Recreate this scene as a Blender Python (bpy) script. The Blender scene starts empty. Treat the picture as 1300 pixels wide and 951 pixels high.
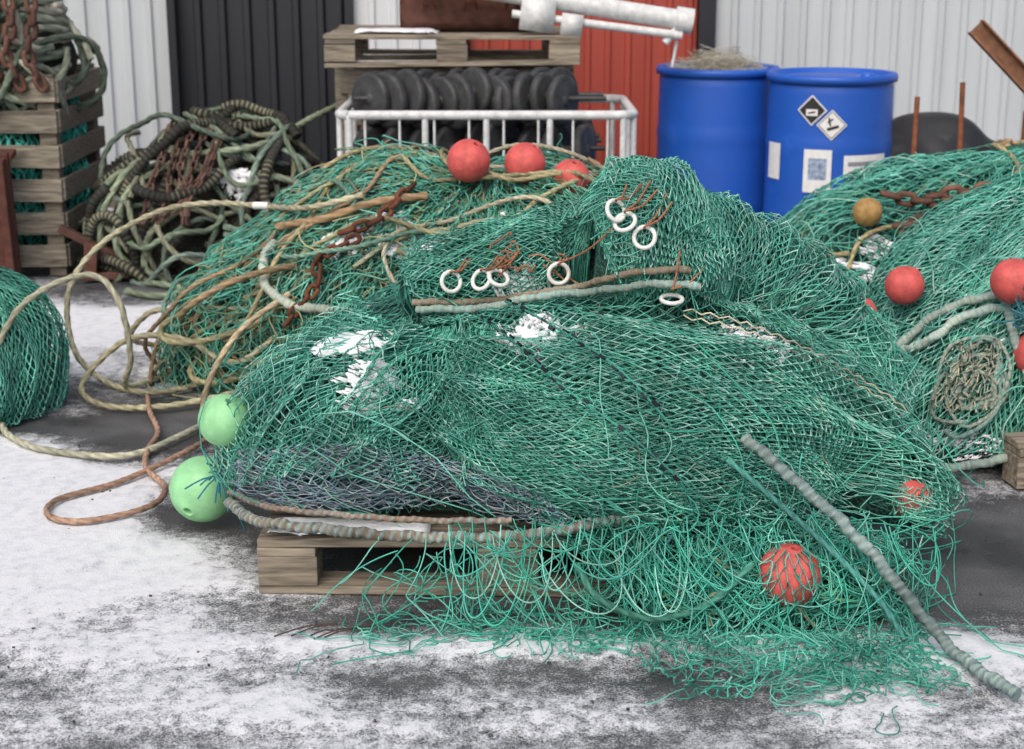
import bpy, math, numpy as np
from mathutils import Vector, Matrix
rng = np.random.default_rng(11)
PI = math.pi
scene = bpy.context.scene

# ---------------------------------------------------------------- helpers
def link(ob):
    scene.collection.objects.link(ob); return ob
def empty(name, loc=(0,0,0)):
    e = bpy.data.objects.new(name, None); e.location = loc; e.empty_display_size = .1
    return link(e)
def snoise(p, f, seed, n=7):
    r = np.random.default_rng(seed)
    k = r.normal(size=(n, 3)); k /= np.linalg.norm(k, axis=1)[:, None]
    k *= r.uniform(.6, 1.5, size=(n, 1)) * f
    ph = r.uniform(0, 2*PI, n)
    return np.sin(p @ k.T + ph).sum(-1) / math.sqrt(n) * .9
def vnoise(x, y, seed=0):
    xi = np.floor(x).astype(np.int64); yi = np.floor(y).astype(np.int64)
    fx = x-xi; fy = y-yi; fx = fx*fx*(3-2*fx); fy = fy*fy*(3-2*fy)
    def h(a, b):
        n = (a*374761393 + b*668265263 + seed*1442695041) & 0x7fffffff
        n = ((n ^ (n >> 13))*1274126177) & 0x7fffffff
        n = n ^ (n >> 16)
        return (n & 0xffff)/65535.
    return (h(xi,yi)*(1-fx)+h(xi+1,yi)*fx)*(1-fy)+(h(xi,yi+1)*(1-fx)+h(xi+1,yi+1)*fx)*fy
def fbm(x, y, seed=0, o=5):
    s = 0; a = .5; t = 0
    for i in range(o):
        s = s + a*vnoise(x*2**i, y*2**i, seed+i*7); t += a; a *= .55
    return s/t

def mesh_np(name, V, F, mat, cols=None, parent=None, smooth=True):
    V = np.asarray(V, dtype=np.float32).reshape(-1, 3); F = np.asarray(F, dtype=np.int32)
    k = F.shape[1]; m = len(F)
    me = bpy.data.meshes.new(name)
    me.vertices.add(len(V)); me.vertices.foreach_set("co", V.ravel())
    me.loops.add(m*k); me.loops.foreach_set("vertex_index", F.ravel())
    me.polygons.add(m)
    me.polygons.foreach_set("loop_start", np.arange(0, m*k, k, dtype=np.int32))
    try: me.polygons.foreach_set("loop_total", np.full(m, k, dtype=np.int32))
    except Exception: pass
    me.polygons.foreach_set("use_smooth", np.full(m, smooth, dtype=bool))
    if cols is not None:
        a = me.color_attributes.new("Col", 'FLOAT_COLOR', 'POINT')
        c = np.ones((len(V), 4), dtype=np.float32); c[:, :3] = np.asarray(cols).reshape(-1, 3)
        a.data.foreach_set("color", c.ravel())
    me.update(calc_edges=True); me.validate()
    if mat: me.materials.append(mat)
    ob = bpy.data.objects.new(name, me); link(ob)
    if parent: ob.parent = parent
    return ob

class Acc:
    def __init__(s): s.V=[]; s.F=[]; s.C=[]; s.n=0
    def add(s, V, F, C):
        V = V.reshape(-1,3); s.V.append(V); s.F.append(F+s.n); s.C.append(np.broadcast_to(C,(len(V),3)) if np.ndim(C)==1 else C.reshape(-1,3)); s.n += len(V)
    def build(s, name, mat, parent=None, smooth=True):
        return mesh_np(name, np.concatenate(s.V), np.concatenate(s.F), mat, np.concatenate(s.C), parent, smooth)

def nrm(v): return v/np.maximum(np.linalg.norm(v, axis=-1, keepdims=True), 1e-9)
def tubes(acc, P, R, S, col):
    P = np.asarray(P, float); L, N, _ = P.shape
    T = nrm(np.gradient(P, axis=1))
    ref = np.array([.31,.52,.79]); ref2 = np.array([.9,-.3,.1])
    n1 = np.cross(T, ref); bad = np.linalg.norm(n1, axis=-1, keepdims=True) < .25
    n1 = nrm(np.where(bad, np.cross(T, ref2), n1)); n2 = np.cross(T, n1)
    th = np.arange(S)*2*PI/S
    R = np.broadcast_to(R, (L, N))
    V = P[:,:,None,:] + R[:,:,None,None]*(np.cos(th)[None,None,:,None]*n1[:,:,None,:] + np.sin(th)[None,None,:,None]*n2[:,:,None,:])
    l, i, s = np.meshgrid(np.arange(L), np.arange(N-1), np.arange(S), indexing='ij')
    s2 = (s+1)%S; b = l*N*S
    F = np.stack([b+i*S+s, b+(i+1)*S+s, b+(i+1)*S+s2, b+i*S+s2], -1).reshape(-1,4)
    C = np.broadcast_to(np.asarray(col)[:,None,None,:], (L,N,S,3))
    acc.add(V, F, C.reshape(-1,3))

def catmull(pts, ds):
    p = np.asarray(pts, float); n = len(p)
    q = np.vstack([2*p[0]-p[1], p, 2*p[-1]-p[-2]])
    out = []
    for i in range(n-1):
        p0,p1,p2,p3 = q[i:i+4]; m = max(2, int(np.linalg.norm(p2-p1)/ds))
        t = (np.arange(m)/m)[:,None]
        out.append(.5*((2*p1)+(-p0+p2)*t+(2*p0-5*p1+4*p2-p3)*t**2+(-p0+3*p1-3*p2+p3)*t**3))
    out.append(p[-1:]); return np.vstack(out)
def resample(c, ds):
    d = np.r_[0, np.cumsum(np.linalg.norm(np.diff(c, axis=0), axis=1))]
    m = max(3, int(d[-1]/ds)); t = np.linspace(0, d[-1], m)
    return np.stack([np.interp(t, d, c[:,k]) for k in range(3)], 1), t
def frames(c):
    T = nrm(np.gradient(c, axis=0)); n = np.cross(T[0], [0,0,1.]); 
    if np.linalg.norm(n) < .1: n = np.cross(T[0], [1.,0,0])
    n /= np.linalg.norm(n); N = [n]
    for k in range(1, len(c)):
        n = n - T[k]*np.dot(n, T[k]); n = n/max(np.linalg.norm(n),1e-9); N.append(n)
    N = np.array(N); return T, N, np.cross(T, N)
def rope(acc, pts, r, col, kind='twist', col2=None, S=None, ds=None, smoothpts=True):
    """kinds: twist (laid rope), plain (tube), cookie (rubber discs), lash (laid rope served with twine)"""
    if ds is None: ds = {'twist': r*.9, 'plain': r*1.5, 'cookie': .006, 'lash': .004}[kind]
    if S is None: S = {'twist': 8, 'plain': 10, 'cookie': 9, 'lash': 9}[kind]
    c = catmull(pts, .02) if smoothpts else np.asarray(pts, float)
    c, t = resample(c, ds)
    T, N, B = frames(c)
    if kind == 'lash':
        c = c + N*(.12*r*np.sin(t*41))[:,None] + B*(.15*r*np.sin(t*57+1))[:,None]
    th = np.arange(S)*2*PI/S; col = np.asarray(col, float); c2 = col*.55 if col2 is None else np.asarray(col2, float)
    tt = t[:,None]; thh = th[None,:]
    if kind == 'twist':
        w = np.cos(3*thh - tt*2*PI/(r*5.5)*1.0); R = r*(1+.17*w); m = (w*.5+.5)**.7
    elif kind == 'plain':
        R = r*np.ones((len(t), S)); m = np.ones_like(R)
    elif kind == 'cookie':
        f = (tt/.024) % 1; big = (f < .62).astype(float); R = r*(.72+.28*big)*np.ones((1,S)); m = 1-big*np.ones((1,S))
        sel = (np.sin(tt*9+col.sum()*9) > .2); m = m*1.0*sel + m*.2*(~sel)
    else:
        w = np.cos(3*thh - tt*2*PI/(r*4.2)); g = np.sin(tt*2*PI/.021 + 2.2*np.sin(tt*29)+thh)
        band = 1/(1+np.exp(-8*(g+.35*np.sin(tt*19)-.15)))
        R = r*(.90+.16*w*(1-.5*band)+.14*band+.06*np.sin(tt*83+2*thh)); m = np.clip(band,0,1)*np.ones((1,S))*(.75+.25*w)
    V = c[:,None,:] + R[...,None]*(np.cos(th)[None,:,None]*N[:,None,:]+np.sin(th)[None,:,None]*B[:,None,:])
    n = len(t); i, s = np.meshgrid(np.arange(n-1), np.arange(S), indexing='ij'); s2 = (s+1)%S
    F = np.stack([i*S+s, i*S+s2, (i+1)*S+s2, (i+1)*S+s], -1).reshape(-1,4)
    C = c2 + m[...,None]*(col-c2)
    C = C*(1+.18*np.sin(tt*11+5*col.sum()))[...,None]*(1+.12*np.random.default_rng(1).normal(size=(n,1,1)))
    acc.add(V, F, np.clip(C,0,1))
    for e, cc in ((0, c[0]), (n-1, c[-1])):
        Vc = np.vstack([V[e], cc[None]])
        Fc = np.array([[2*k % S, (2*k+1) % S, (2*k+2) % S, S] for k in range((S+1)//2)]); acc.add(Vc, Fc, np.broadcast_to(c2,(S+1,3)))

def chain(acc, pts, wire=.006, length=.045, width=.03, col=(.12,.045,.025)):
    c = catmull(pts, .01); c, t = resample(c, length-2.2*wire); T, N, B = frames(c)
    U = 14; S = 6; u = np.arange(U)*2*PI/U; th = np.arange(S)*2*PI/S
    hx = length/2-width/2; r0 = width/2-wire*.5
    lx = np.where(np.cos(u)>=0, hx, -hx)+r0*np.cos(u); ly = r0*np.sin(u)
    ctr = np.stack([lx, ly, 0*u], 1); out = np.stack([np.cos(u), np.sin(u), 0*u], 1)
    L = ctr[:,None,:] + wire*(np.cos(th)[None,:,None]*out[:,None,:] + np.sin(th)[None,:,None]*np.array([0,0,1.]))
    L = L.reshape(-1,3); i, s = np.meshgrid(np.arange(U), np.arange(S), indexing='ij')
    F = np.stack([i*S+s, ((i+1)%U)*S+s, ((i+1)%U)*S+(s+1)%S, i*S+(s+1)%S], -1).reshape(-1,4)
    for k in range(len(c)):
        a = (k%2)*PI/2 + .3*math.sin(k*1.7); n = N[k]*math.cos(a)+B[k]*math.sin(a); b = np.cross(T[k], n)
        M = np.stack([T[k], n, b], 0)
        acc.add(c[k]+L@M, F, np.asarray(col)*rng.uniform(.6,1.5))

def lathe(prof, seg=48):
    p = np.asarray(prof, float); n = len(p); th = np.arange(seg)*2*PI/seg
    V = np.stack([p[:,0][:,None]*np.cos(th), p[:,0][:,None]*np.sin(th), p[:,1][:,None]*np.ones(seg)], -1)
    i, s = np.meshgrid(np.arange(n-1), np.arange(seg), indexing='ij'); s2=(s+1)%seg
    return V.reshape(-1,3), np.stack([i*seg+s, i*seg+s2, (i+1)*seg+s2, (i+1)*seg+s], -1).reshape(-1,4)
def rotm(rx, ry, rz):
    return np.array(Matrix.Rotation(rz,3,'Z') @ Matrix.Rotation(ry,3,'Y') @ Matrix.Rotation(rx,3,'X'))

CUBE = np.array([[x,y,z] for x in (-.5,.5) for y in (-.5,.5) for z in (-.5,.5)])
CF = np.array([[0,1,3,2],[4,6,7,5],[0,4,5,1],[2,3,7,6],[0,2,6,4],[1,5,7,3]])
def box(acc, c, s, rot=None, col=(1,1,1)):
    V = CUBE*np.asarray(s)
    if rot is not None: V = V@rot.T
    acc.add(V+np.asarray(c), CF, np.asarray(col,float))
def bevel(ob, w=.004):
    m = ob.modifiers.new("bevel", 'BEVEL'); m.width = w; m.segments = 2; m.limit_method = 'ANGLE'
    for p in ob.data.polygons: p.use_smooth = False

# ---------------------------------------------------------------- materials
def newmat(name):
    m = bpy.data.materials.new(name); m.use_nodes = True; nt = m.node_tree
    return m, nt, nt.nodes["Principled BSDF"]
def N(nt, t, **kw):
    n = nt.nodes.new(t)
    for k, v in kw.items():
        if k in n.inputs: n.inputs[k].default_value = v
        else: setattr(n, k, v)
    return n
def ramp(nt, fac, stops):
    r = nt.nodes.new("ShaderNodeValToRGB"); e = r.color_ramp.elements
    while len(e) < len(stops): e.new(.5)
    for k, (p, c) in enumerate(stops):
        e[k].position = p; e[k].color = (*c, 1) if len(c) == 3 else c
    nt.links.new(fac, r.inputs[0]); return r
def mapping(nt, scale=(1,1,1), coord='Object'):
    t = nt.nodes.new("ShaderNodeTexCoord"); m = nt.nodes.new("ShaderNodeMapping"); m.inputs['Scale'].default_value = scale
    nt.links.new(t.outputs[coord], m.inputs[0]); return m.outputs[0]
def mixc(nt, f, a, b, blend='MIX'):
    m = nt.nodes.new("ShaderNodeMix"); m.data_type='RGBA'; m.blend_type = blend
    for sock, v in ((m.inputs[0], f), (m.inputs[6], a), (m.inputs[7], b)):
        if hasattr(v, 'links'): nt.links.new(v, sock)
        elif isinstance(v, (int,float)): sock.default_value = v
        else: sock.default_value = (*v, 1)
    return m.outputs[2]
def bump(nt, bs, h, strength=.3, dist=.01):
    b = nt.nodes.new("ShaderNodeBump"); b.inputs['Strength'].default_value = strength; b.inputs['Distance'].default_value = dist
    nt.links.new(h, b.inputs['Height']); nt.links.new(b.outputs[0], bs.inputs['Normal'])

def fibre(name, rough=.7, vs=9, bs_=500, bst=.5, spec=.3, dobump=True):
    m, nt, b = newmat(name); a = N(nt, "ShaderNodeAttribute", attribute_name="Col")
    v = mapping(nt); n = N(nt, "ShaderNodeTexNoise"); n.inputs['Scale'].default_value = vs; n.inputs['Detail'].default_value = 3
    nt.links.new(v, n.inputs[0]); r = ramp(nt, n.outputs[0], [(.3,(.7,.7,.68)),(.5,(.97,.97,.97)),(.72,(1.3,1.28,1.22))])
    c = mixc(nt, 1.0, a.outputs['Color'], r.outputs[0], 'MULTIPLY'); nt.links.new(c, b.inputs['Base Color'])
    b.inputs['Roughness'].default_value = rough; b.inputs['Specular IOR Level'].default_value = spec
    if dobump:
        n2 = N(nt, "ShaderNodeTexNoise"); n2.inputs['Scale'].default_value = bs_; nt.links.new(v, n2.inputs[0])
        bump(nt, b, n2.outputs[0], bst, .002)
    return m
M_net = fibre("net_twine", .5, 7, 700, .5, .45, False)
M_rope = fibre("rope_fibre", .85, 6, 500, .8, .2)
M_rust = fibre("rusted_steel", .85, 25, 300, .9, .3)

def corem(name, dark, light, scale=55):
    m, nt, b = newmat(name); v = mapping(nt)
    vo = N(nt, "ShaderNodeTexVoronoi", feature='DISTANCE_TO_EDGE'); vo.inputs['Scale'].default_value = scale
    nz = N(nt, "ShaderNodeTexNoise"); nz.inputs['Scale'].default_value = 9; nt.links.new(v, nz.inputs[0])
    d = nt.nodes.new("ShaderNodeVectorMath"); d.operation='MULTIPLY_ADD'; d.inputs[1].default_value=(.12,.12,.12)
    nt.links.new(nz.outputs['Color'], d.inputs[0]); nt.links.new(v, d.inputs[2]); nt.links.new(d.outputs[0], vo.inputs['Vector'])
    r = ramp(nt, vo.outputs['Distance'], [(0,light),(.07,tuple(.6*x for x in light)),(.14,dark)])
    nz2 = N(nt, "ShaderNodeTexNoise"); nz2.inputs['Scale'].default_value = 14; nz2.inputs['Detail'].default_value=6; nt.links.new(v, nz2.inputs[0])
    r2 = ramp(nt, nz2.outputs[0], [(.35,(.35,.35,.35)),(.65,(1.2,1.2,1.2))])
    nt.links.new(mixc(nt, 1.0, r.outputs[0], r2.outputs[0], 'MULTIPLY'), b.inputs['Base Color'])
    b.inputs['Roughness'].default_value=.85; bump(nt, b, nz2.outputs[0], .8, .03); return m
M_core_g = corem("net_bundle_green", (.012,.05,.042), (.05,.20,.16))
M_core_y = corem("net_bundle_olive", (.02,.032,.02), (.14,.18,.09))
M_core_k = corem("gear_bundle_dark", (.01,.01,.009), (.06,.06,.045))

def snowmat():
    m, nt, b = newmat("snow"); v = mapping(nt)
    n = N(nt,"ShaderNodeTexNoise"); n.inputs['Scale'].default_value=60; n.inputs['Detail'].default_value=6; nt.links.new(v,n.inputs[0])
    r = ramp(nt,n.outputs[0],[(.3,(.70,.73,.78)),(.6,(.84,.86,.89))]); nt.links.new(r.outputs[0], b.inputs['Base Color'])
    b.inputs['Roughness'].default_value=.7; bump(nt,b,n.outputs[0],.5,.008); return m
M_snow = snowmat()

def groundmat():
    m, nt, b = newmat("asphalt_with_snow"); v = mapping(nt)
    a = N(nt, "ShaderNodeAttribute", attribute_name="Col"); sp = N(nt,"ShaderNodeSeparateColor"); nt.links.new(a.outputs['Color'], sp.inputs[0])
    n1 = N(nt,"ShaderNodeTexNoise"); n1.inputs['Scale'].default_value=190; n1.inputs['Detail'].default_value=4; n1.inputs['Roughness'].default_value=.7; nt.links.new(v,n1.inputs[0])
    n2 = N(nt,"ShaderNodeTexNoise"); n2.inputs['Scale'].default_value=3; n2.inputs['Detail'].default_value=7; nt.links.new(v,n2.inputs[0])
    n3 = N(nt,"ShaderNodeTexNoise"); n3.inputs['Scale'].default_value=26; n3.inputs['Detail'].default_value=10; n3.inputs['Roughness'].default_value=.74; nt.links.new(v,n3.inputs[0])
    asp = ramp(nt, n1.outputs[0], [(.3,(.035,.037,.042)),(.5,(.09,.094,.10)),(.66,(.17,.173,.18)),(.8,(.34,.34,.34))])
    wet = ramp(nt, n2.outputs[0], [(.38,(.5,.5,.52)),(.6,(1.2,1.18,1.16))])
    asp2 = mixc(nt,1.0,asp.outputs[0],wet.outputs[0],'MULTIPLY')
    ma = N(nt,"ShaderNodeMath", operation='MULTIPLY_ADD'); ma.inputs[1].default_value=1.0; ma.inputs[2].default_value=-.5
    nt.links.new(n3.outputs[0], ma.inputs[0])
    mb = N(nt,"ShaderNodeMath", operation='ADD'); nt.links.new(ma.outputs[0], mb.inputs[0]); nt.links.new(sp.outputs[0], mb.inputs[1])
    mc = N(nt,"ShaderNodeMath", operation='MULTIPLY_ADD'); mc.inputs[1].default_value=1.0; mc.inputs[2].default_value=-.5
    nt.links.new(n1.outputs[0], mc.inputs[0])
    md = N(nt,"ShaderNodeMath", operation='ADD'); nt.links.new(mb.outputs[0], md.inputs[0]); nt.links.new(mc.outputs[0], md.inputs[1])
    f = ramp(nt, md.outputs[0], [(.33,(0,0,0)),(.45,(.28,.28,.28)),(.53,(.72,.72,.72)),(.64,(1,1,1))])
    sn = ramp(nt, n3.outputs[0], [(.3,(.60,.63,.68)),(.55,(.80,.82,.85))])
    nt.links.new(mixc(nt, f.outputs[0], asp2, sn.outputs[0]), b.inputs['Base Color'])
    rr = ramp(nt, n2.outputs[0], [(.4,(.25,.25,.25)),(.6,(.7,.7,.7))])
    nt.links.new(mixc(nt, f.outputs[0], rr.outputs[0], (.8,.8,.8)), b.inputs['Roughness'])
    h = N(nt,"ShaderNodeMath", operation='MULTIPLY_ADD'); h.inputs[1].default_value=1.8; nt.links.new(f.outputs[0],h.inputs[0]); nt.links.new(n1.outputs[0],h.inputs[2])
    bump(nt,b,h.outputs[0],.7,.006); return m
M_ground = groundmat()

def wallmat(name, c, dirt=.25, rough=.45):
    m, nt, b = newmat(name); v = mapping(nt,(6,6,.5))
    n = N(nt,"ShaderNodeTexNoise"); n.inputs['Scale'].default_value=1.3; n.inputs['Detail'].default_value=7; nt.links.new(v,n.inputs[0])
    r = ramp(nt,n.outputs[0],[(.3,tuple(x*(1-dirt) for x in c)),(.65,c)])
    t = N(nt,"ShaderNodeTexCoord"); sx = N(nt,"ShaderNodeSeparateXYZ"); nt.links.new(t.outputs['Object'],sx.inputs[0])
    r2 = ramp(nt,sx.outputs[2],[(0,(.55,.52,.48)),(.35,(1,1,1))])
    nt.links.new(mixc(nt,.8,r.outputs[0],r2.outputs[0],'MULTIPLY'), b.inputs['Base Color'])
    b.inputs['Roughness'].default_value=rough; return m
M_wgrey = wallmat("painted_steel_pale_grey",(.51,.55,.58),.14)
M_wblack = wallmat("painted_steel_black",(.018,.020,.028),.3)
M_wred = wallmat("painted_steel_red",(.36,.06,.04),.25)
M_wwhite = wallmat("painted_steel_white",(.64,.67,.70),.12)
M_conc = wallmat("concrete_plinth",(.22,.2,.18),.4,.9)

def wood(name, c1, c2):
    m, nt, b = newmat(name); v = mapping(nt,(3,30,30))
    n = N(nt,"ShaderNodeTexNoise"); n.inputs['Scale'].default_value=2.2; n.inputs['Detail'].default_value=8; n.inputs['Distortion'].default_value=.6; nt.links.new(v,n.inputs[0])
    r = ramp(nt,n.outputs[0],[(.3,c1),(.5,tuple((x+y)/2 for x,y in zip(c1,c2))),(.7,c2)])
    a = N(nt, "ShaderNodeAttribute", attribute_name="Col")
    nt.links.new(mixc(nt,1.0,r.outputs[0],a.outputs['Color'],'MULTIPLY'), b.inputs['Base Color']); b.inputs['Roughness'].default_value=.85
    bump(nt,b,n.outputs[0],.6,.004); return m
M_wood = wood("weathered_wood",(.10,.088,.07),(.36,.32,.26))

def plastic(name, c, rough=.4, var=.25, sc=8):
    m, nt, b = newmat(name); v = mapping(nt)
    n = N(nt,"ShaderNodeTexNoise"); n.inputs['Scale'].default_value=sc; n.inputs['Detail'].default_value=6; n.inputs['Roughness'].default_value=.65; nt.links.new(v,n.inputs[0])
    r = ramp(nt,n.outputs[0],[(.3,tuple(x*(1-var) for x in c)),(.6,c),(.8,tuple(min(1,x*1.1+.04) for x in c))]); nt.links.new(r.outputs[0], b.inputs['Base Color'])
    n2 = N(nt,"ShaderNodeTexNoise"); n2.inputs['Scale'].default_value=90; nt.links.new(v,n2.inputs[0])
    rr = ramp(nt,n.outputs[0],[(.35,(rough+.2,)*3),(.6,(rough,)*3)]); nt.links.new(rr.outputs[0], b.inputs['Roughness'])
    bump(nt,b,n2.outputs[0],.25,.002); return m
M_blue = plastic("blue_drum_plastic",(.014,.10,.50),.38,.15,3)
M_fred = plastic("float_red_plastic",(.66,.11,.10),.55,.4,22)
M_fgreen = plastic("float_green_plastic",(.30,.66,.33),.45,.25,14)
M_rubber = plastic("black_rubber",(.045,.047,.05),.5,.6,18)
M_white = plastic("galvanised_white_steel",(.66,.68,.69),.45,.3,25)
M_ring = plastic("white_ring_plastic",(.74,.75,.72),.45,.2,40)
M_label = plastic("paper_label_white",(.75,.76,.76),.6,.12,30)
M_black = plastic("label_black",(.02,.02,.02),.6,.1,30)
M_tarp = plastic("black_tarpaulin_sheet",(.018,.019,.022),.4,.3,10)

# ---------------------------------------------------------------- SDF piles
def smin(a, b, k):
    h = np.clip(.5+.5*(b-a)/k, 0, 1); return b*(1-h)+a*h-k*h*(1-h)
def sd_e(p, c, r):
    q = (p-np.array(c))/np.array(r); k0 = np.linalg.norm(q,axis=-1); k1 = np.linalg.norm(q/np.array(r),axis=-1)
    return k0*(k0-1)/np.maximum(k1,1e-6)
def sd_c(p, a, b, ra, rb):
    a=np.array(a);b=np.array(b); ab=b-a; h=np.clip(((p-a)@ab)/(ab@ab),0,1)
    return np.linalg.norm(p-a-h[...,None]*ab,axis=-1)-(ra+(rb-ra)*h)
def make_sdf(prims, k=.06, floor=None, extra=None, amp=.014, seed=3, cuts=()):
    def f(p):
        d=None
        for q in prims:
            e = sd_e(p,q[1],q[2]) if q[0]=='e' else sd_c(p,*q[1:])
            d = e if d is None else smin(d,e,k)
        for q in cuts:
            e = sd_c(p,*q); d = -smin(-d, e, .06)
        if floor is not None:
            fl = floor + .03*np.sin(p[...,0]*9+1)+.02*np.sin(p[...,0]*21)
            d = np.maximum(d, fl-p[...,2])
        if extra:
            for q in extra:
                e = sd_e(p,q[1],q[2]) if q[0]=='e' else sd_c(p,*q[1:])
                d = smin(d,e,.05)
        return d + amp*snoise(p,8,seed) + amp*.35*snoise(p,20,seed+1)
    return f
def march(c, P, sdf, level=0., rmax=1.8, it=42):
    c=np.array(c); D=nrm(P-c); t=np.full(P.shape[:-1], rmax)
    for _ in range(it):
        t = t - .75*(sdf(c+D*t[...,None])-level); t = np.maximum(t,.02)
    Q = c+D*t[...,None]; Q[...,2]=np.maximum(Q[...,2], .008); return Q
def basis(n, t):
    t = np.clip(t,-.02,1.02)*(n-1); i = np.clip(np.floor(t).astype(int),0,n-2); f = t-i
    W = np.zeros((len(t), n+2)); ar=np.arange(len(t))
    w = [.5*(-f+2*f**2-f**3), .5*(2-5*f**2+3*f**3), .5*(f+4*f**2-3*f**3), .5*(-f**2+f**3)]
    for k in range(4): W[ar, i+k] += w[k]
    W[:,1]+=2*W[:,0]; W[:,2]-=W[:,0]; W[:,n]+=2*W[:,n+1]; W[:,n-1]-=W[:,n+1]
    return W[:,1:n+1]
def patch(ctrl, A, B):
    ctrl=np.asarray(ctrl,float); sh=A.shape
    WA=basis(ctrl.shape[1],A.ravel()); WB=basis(ctrl.shape[0],B.ravel())
    return np.einsum('mi,mj,ijk->mk',WB,WA,ctrl).reshape(*sh,3)
def palette(n, cols, rs=None):
    rs = rs or rng; cols=np.asarray(cols,float); i=rs.integers(0,len(cols),n); c=cols[i]*rs.uniform(.8,1.2,(n,1)); return c

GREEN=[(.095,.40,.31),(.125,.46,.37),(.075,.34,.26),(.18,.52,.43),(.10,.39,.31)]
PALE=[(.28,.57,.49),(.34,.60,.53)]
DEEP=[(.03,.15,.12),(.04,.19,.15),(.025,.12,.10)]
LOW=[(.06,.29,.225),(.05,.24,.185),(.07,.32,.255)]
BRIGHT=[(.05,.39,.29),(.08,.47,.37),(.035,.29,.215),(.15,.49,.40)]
OLIVE=[(.15,.25,.15),(.08,.27,.18),(.26,.29,.16),(.06,.25,.18)]
BLUEG=[(.22,.29,.37),(.26,.36,.42),(.16,.22,.32),(.15,.33,.34),(.38,.43,.46)]
BEIGE=[(.42,.38,.26),(.34,.32,.2)]
def net(acc, P, r, cols, drop=.01, jit=.0012, knots=True, seed=0, sag=.05):
    rs=np.random.default_rng(seed); na,nb,_=P.shape; P=P+rs.normal(size=P.shape)*jit
    i,j=np.meshgrid(np.arange(na-1),np.arange(1,nb-1),indexing='ij')
    j2=np.where(i%2==1,j+1,j-1)
    A=np.concatenate([P[i,j].reshape(-1,3),P[i,j].reshape(-1,3)]); B=np.concatenate([P[i+1,j].reshape(-1,3),P[i+1,j2].reshape(-1,3)])
    L=np.linalg.norm(B-A,axis=1); keep=(rs.random(len(A))>drop)&(L<.13)&((A[:,2]>.012)|(rs.random(len(A))<.35)); A=A[keep];B=B[keep];L=L[keep]
    mid=(A+B)/2+rs.normal(size=A.shape)*(L*sag)[:,None]
    if knots:
        Q=np.stack([A,A*.86+mid*.14,mid,B*.86+mid*.14,B],1); R=np.array([2.0,1,1,1,2.0])*r
    else:
        Q=np.stack([A,mid,B],1); R=np.array([1.5,1,1.5])*r
    tubes(acc,Q,R[None,:]*rs.uniform(.85,1.15,(len(A),1)),3,palette(len(A),cols,rs))
def net_patch(acc, ctrl, na, nb, centre, sdf, level, r, cols, folds=0, famp=.02, seed=0, warp=.03, **kw):
    i,j=np.meshgrid(np.arange(na),np.arange(nb),indexing='ij')
    a=i/(na-1.); b=(j+.5*(i%2))/(nb-.5)
    q=np.stack([a*3,b*3,0*a+seed],-1)
    w=snoise(q,2.2,seed+5); w2=snoise(q,2.6,seed+9); w3=snoise(q*1.0,5.5,seed+13)
    edge=np.sin(np.clip(b,0,1)*PI)
    b2=b+warp*(w+.3*w3)*edge; a2=a+warp*.6*w2
    lev=level+0*a
    if folds:
        ph=(b2*folds+.45*w+.2*w2)*2*PI; lev=lev+famp*(1-np.abs(np.sin(ph/2)))**1.3-famp*.3
        b2=b2+.30/folds/2/PI*1.7*np.sin(ph)*edge
    lev=lev+.006*w3
    P=march(centre,patch(ctrl,a2,b2),sdf,lev)
    net(acc,P,r,cols,seed=seed,**kw)
def dome_nodes(centre, na, nb, sdf, level, seed, az0=-PI*1.12, az1=PI*.12, emax=PI/2, emin=-.05, tilt=0, fold=0):
    i,j=np.meshgrid(np.arange(na),np.arange(nb),indexing='ij')
    e=emax+(emin-emax)*(i+1)/na; z=az0+(az1-az0)*(j+.5*(i%2))/nb
    q=np.stack([np.cos(z),np.sin(z),e],-1); e=e+.05*snoise(q,3,seed); z=z+.07*snoise(q,4,seed+2)
    D=np.stack([np.cos(e)*np.cos(z),np.cos(e)*np.sin(z),np.sin(e)],-1)
    if tilt: D=D@rotm(tilt,tilt*.6,0).T; D[...,2]=np.maximum(D[...,2],-.1)
    lv=level+.010*snoise(q,7,seed+4)
    if fold:
        w=snoise(q,3,seed+8); lv=lv+fold*(1-np.abs(np.sin(z*9+3*w)))
    return march(centre,np.array(centre)+D,sdf,lv)
def core(name, centre, sdf, level, mat, parent, n=(60,130), emin=-.25):
    e=np.linspace(PI/2,emin,n[0]); z=np.arange(n[1])*2*PI/n[1]; E,Z=np.meshgrid(e,z,indexing='ij')
    D=np.stack([np.cos(E)*np.cos(Z),np.cos(E)*np.sin(Z),np.sin(E)],-1)
    P=march(centre,np.array(centre)+D,sdf,level)
    i,s=np.meshgrid(np.arange(n[0]-1),np.arange(n[1]),indexing='ij'); s2=(s+1)%n[1]
    F=np.stack([i*n[1]+s,(i+1)*n[1]+s,(i+1)*n[1]+s2,i*n[1]+s2],-1).reshape(-1,4)
    return mesh_np(name,P,F,mat,None,parent)
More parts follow.
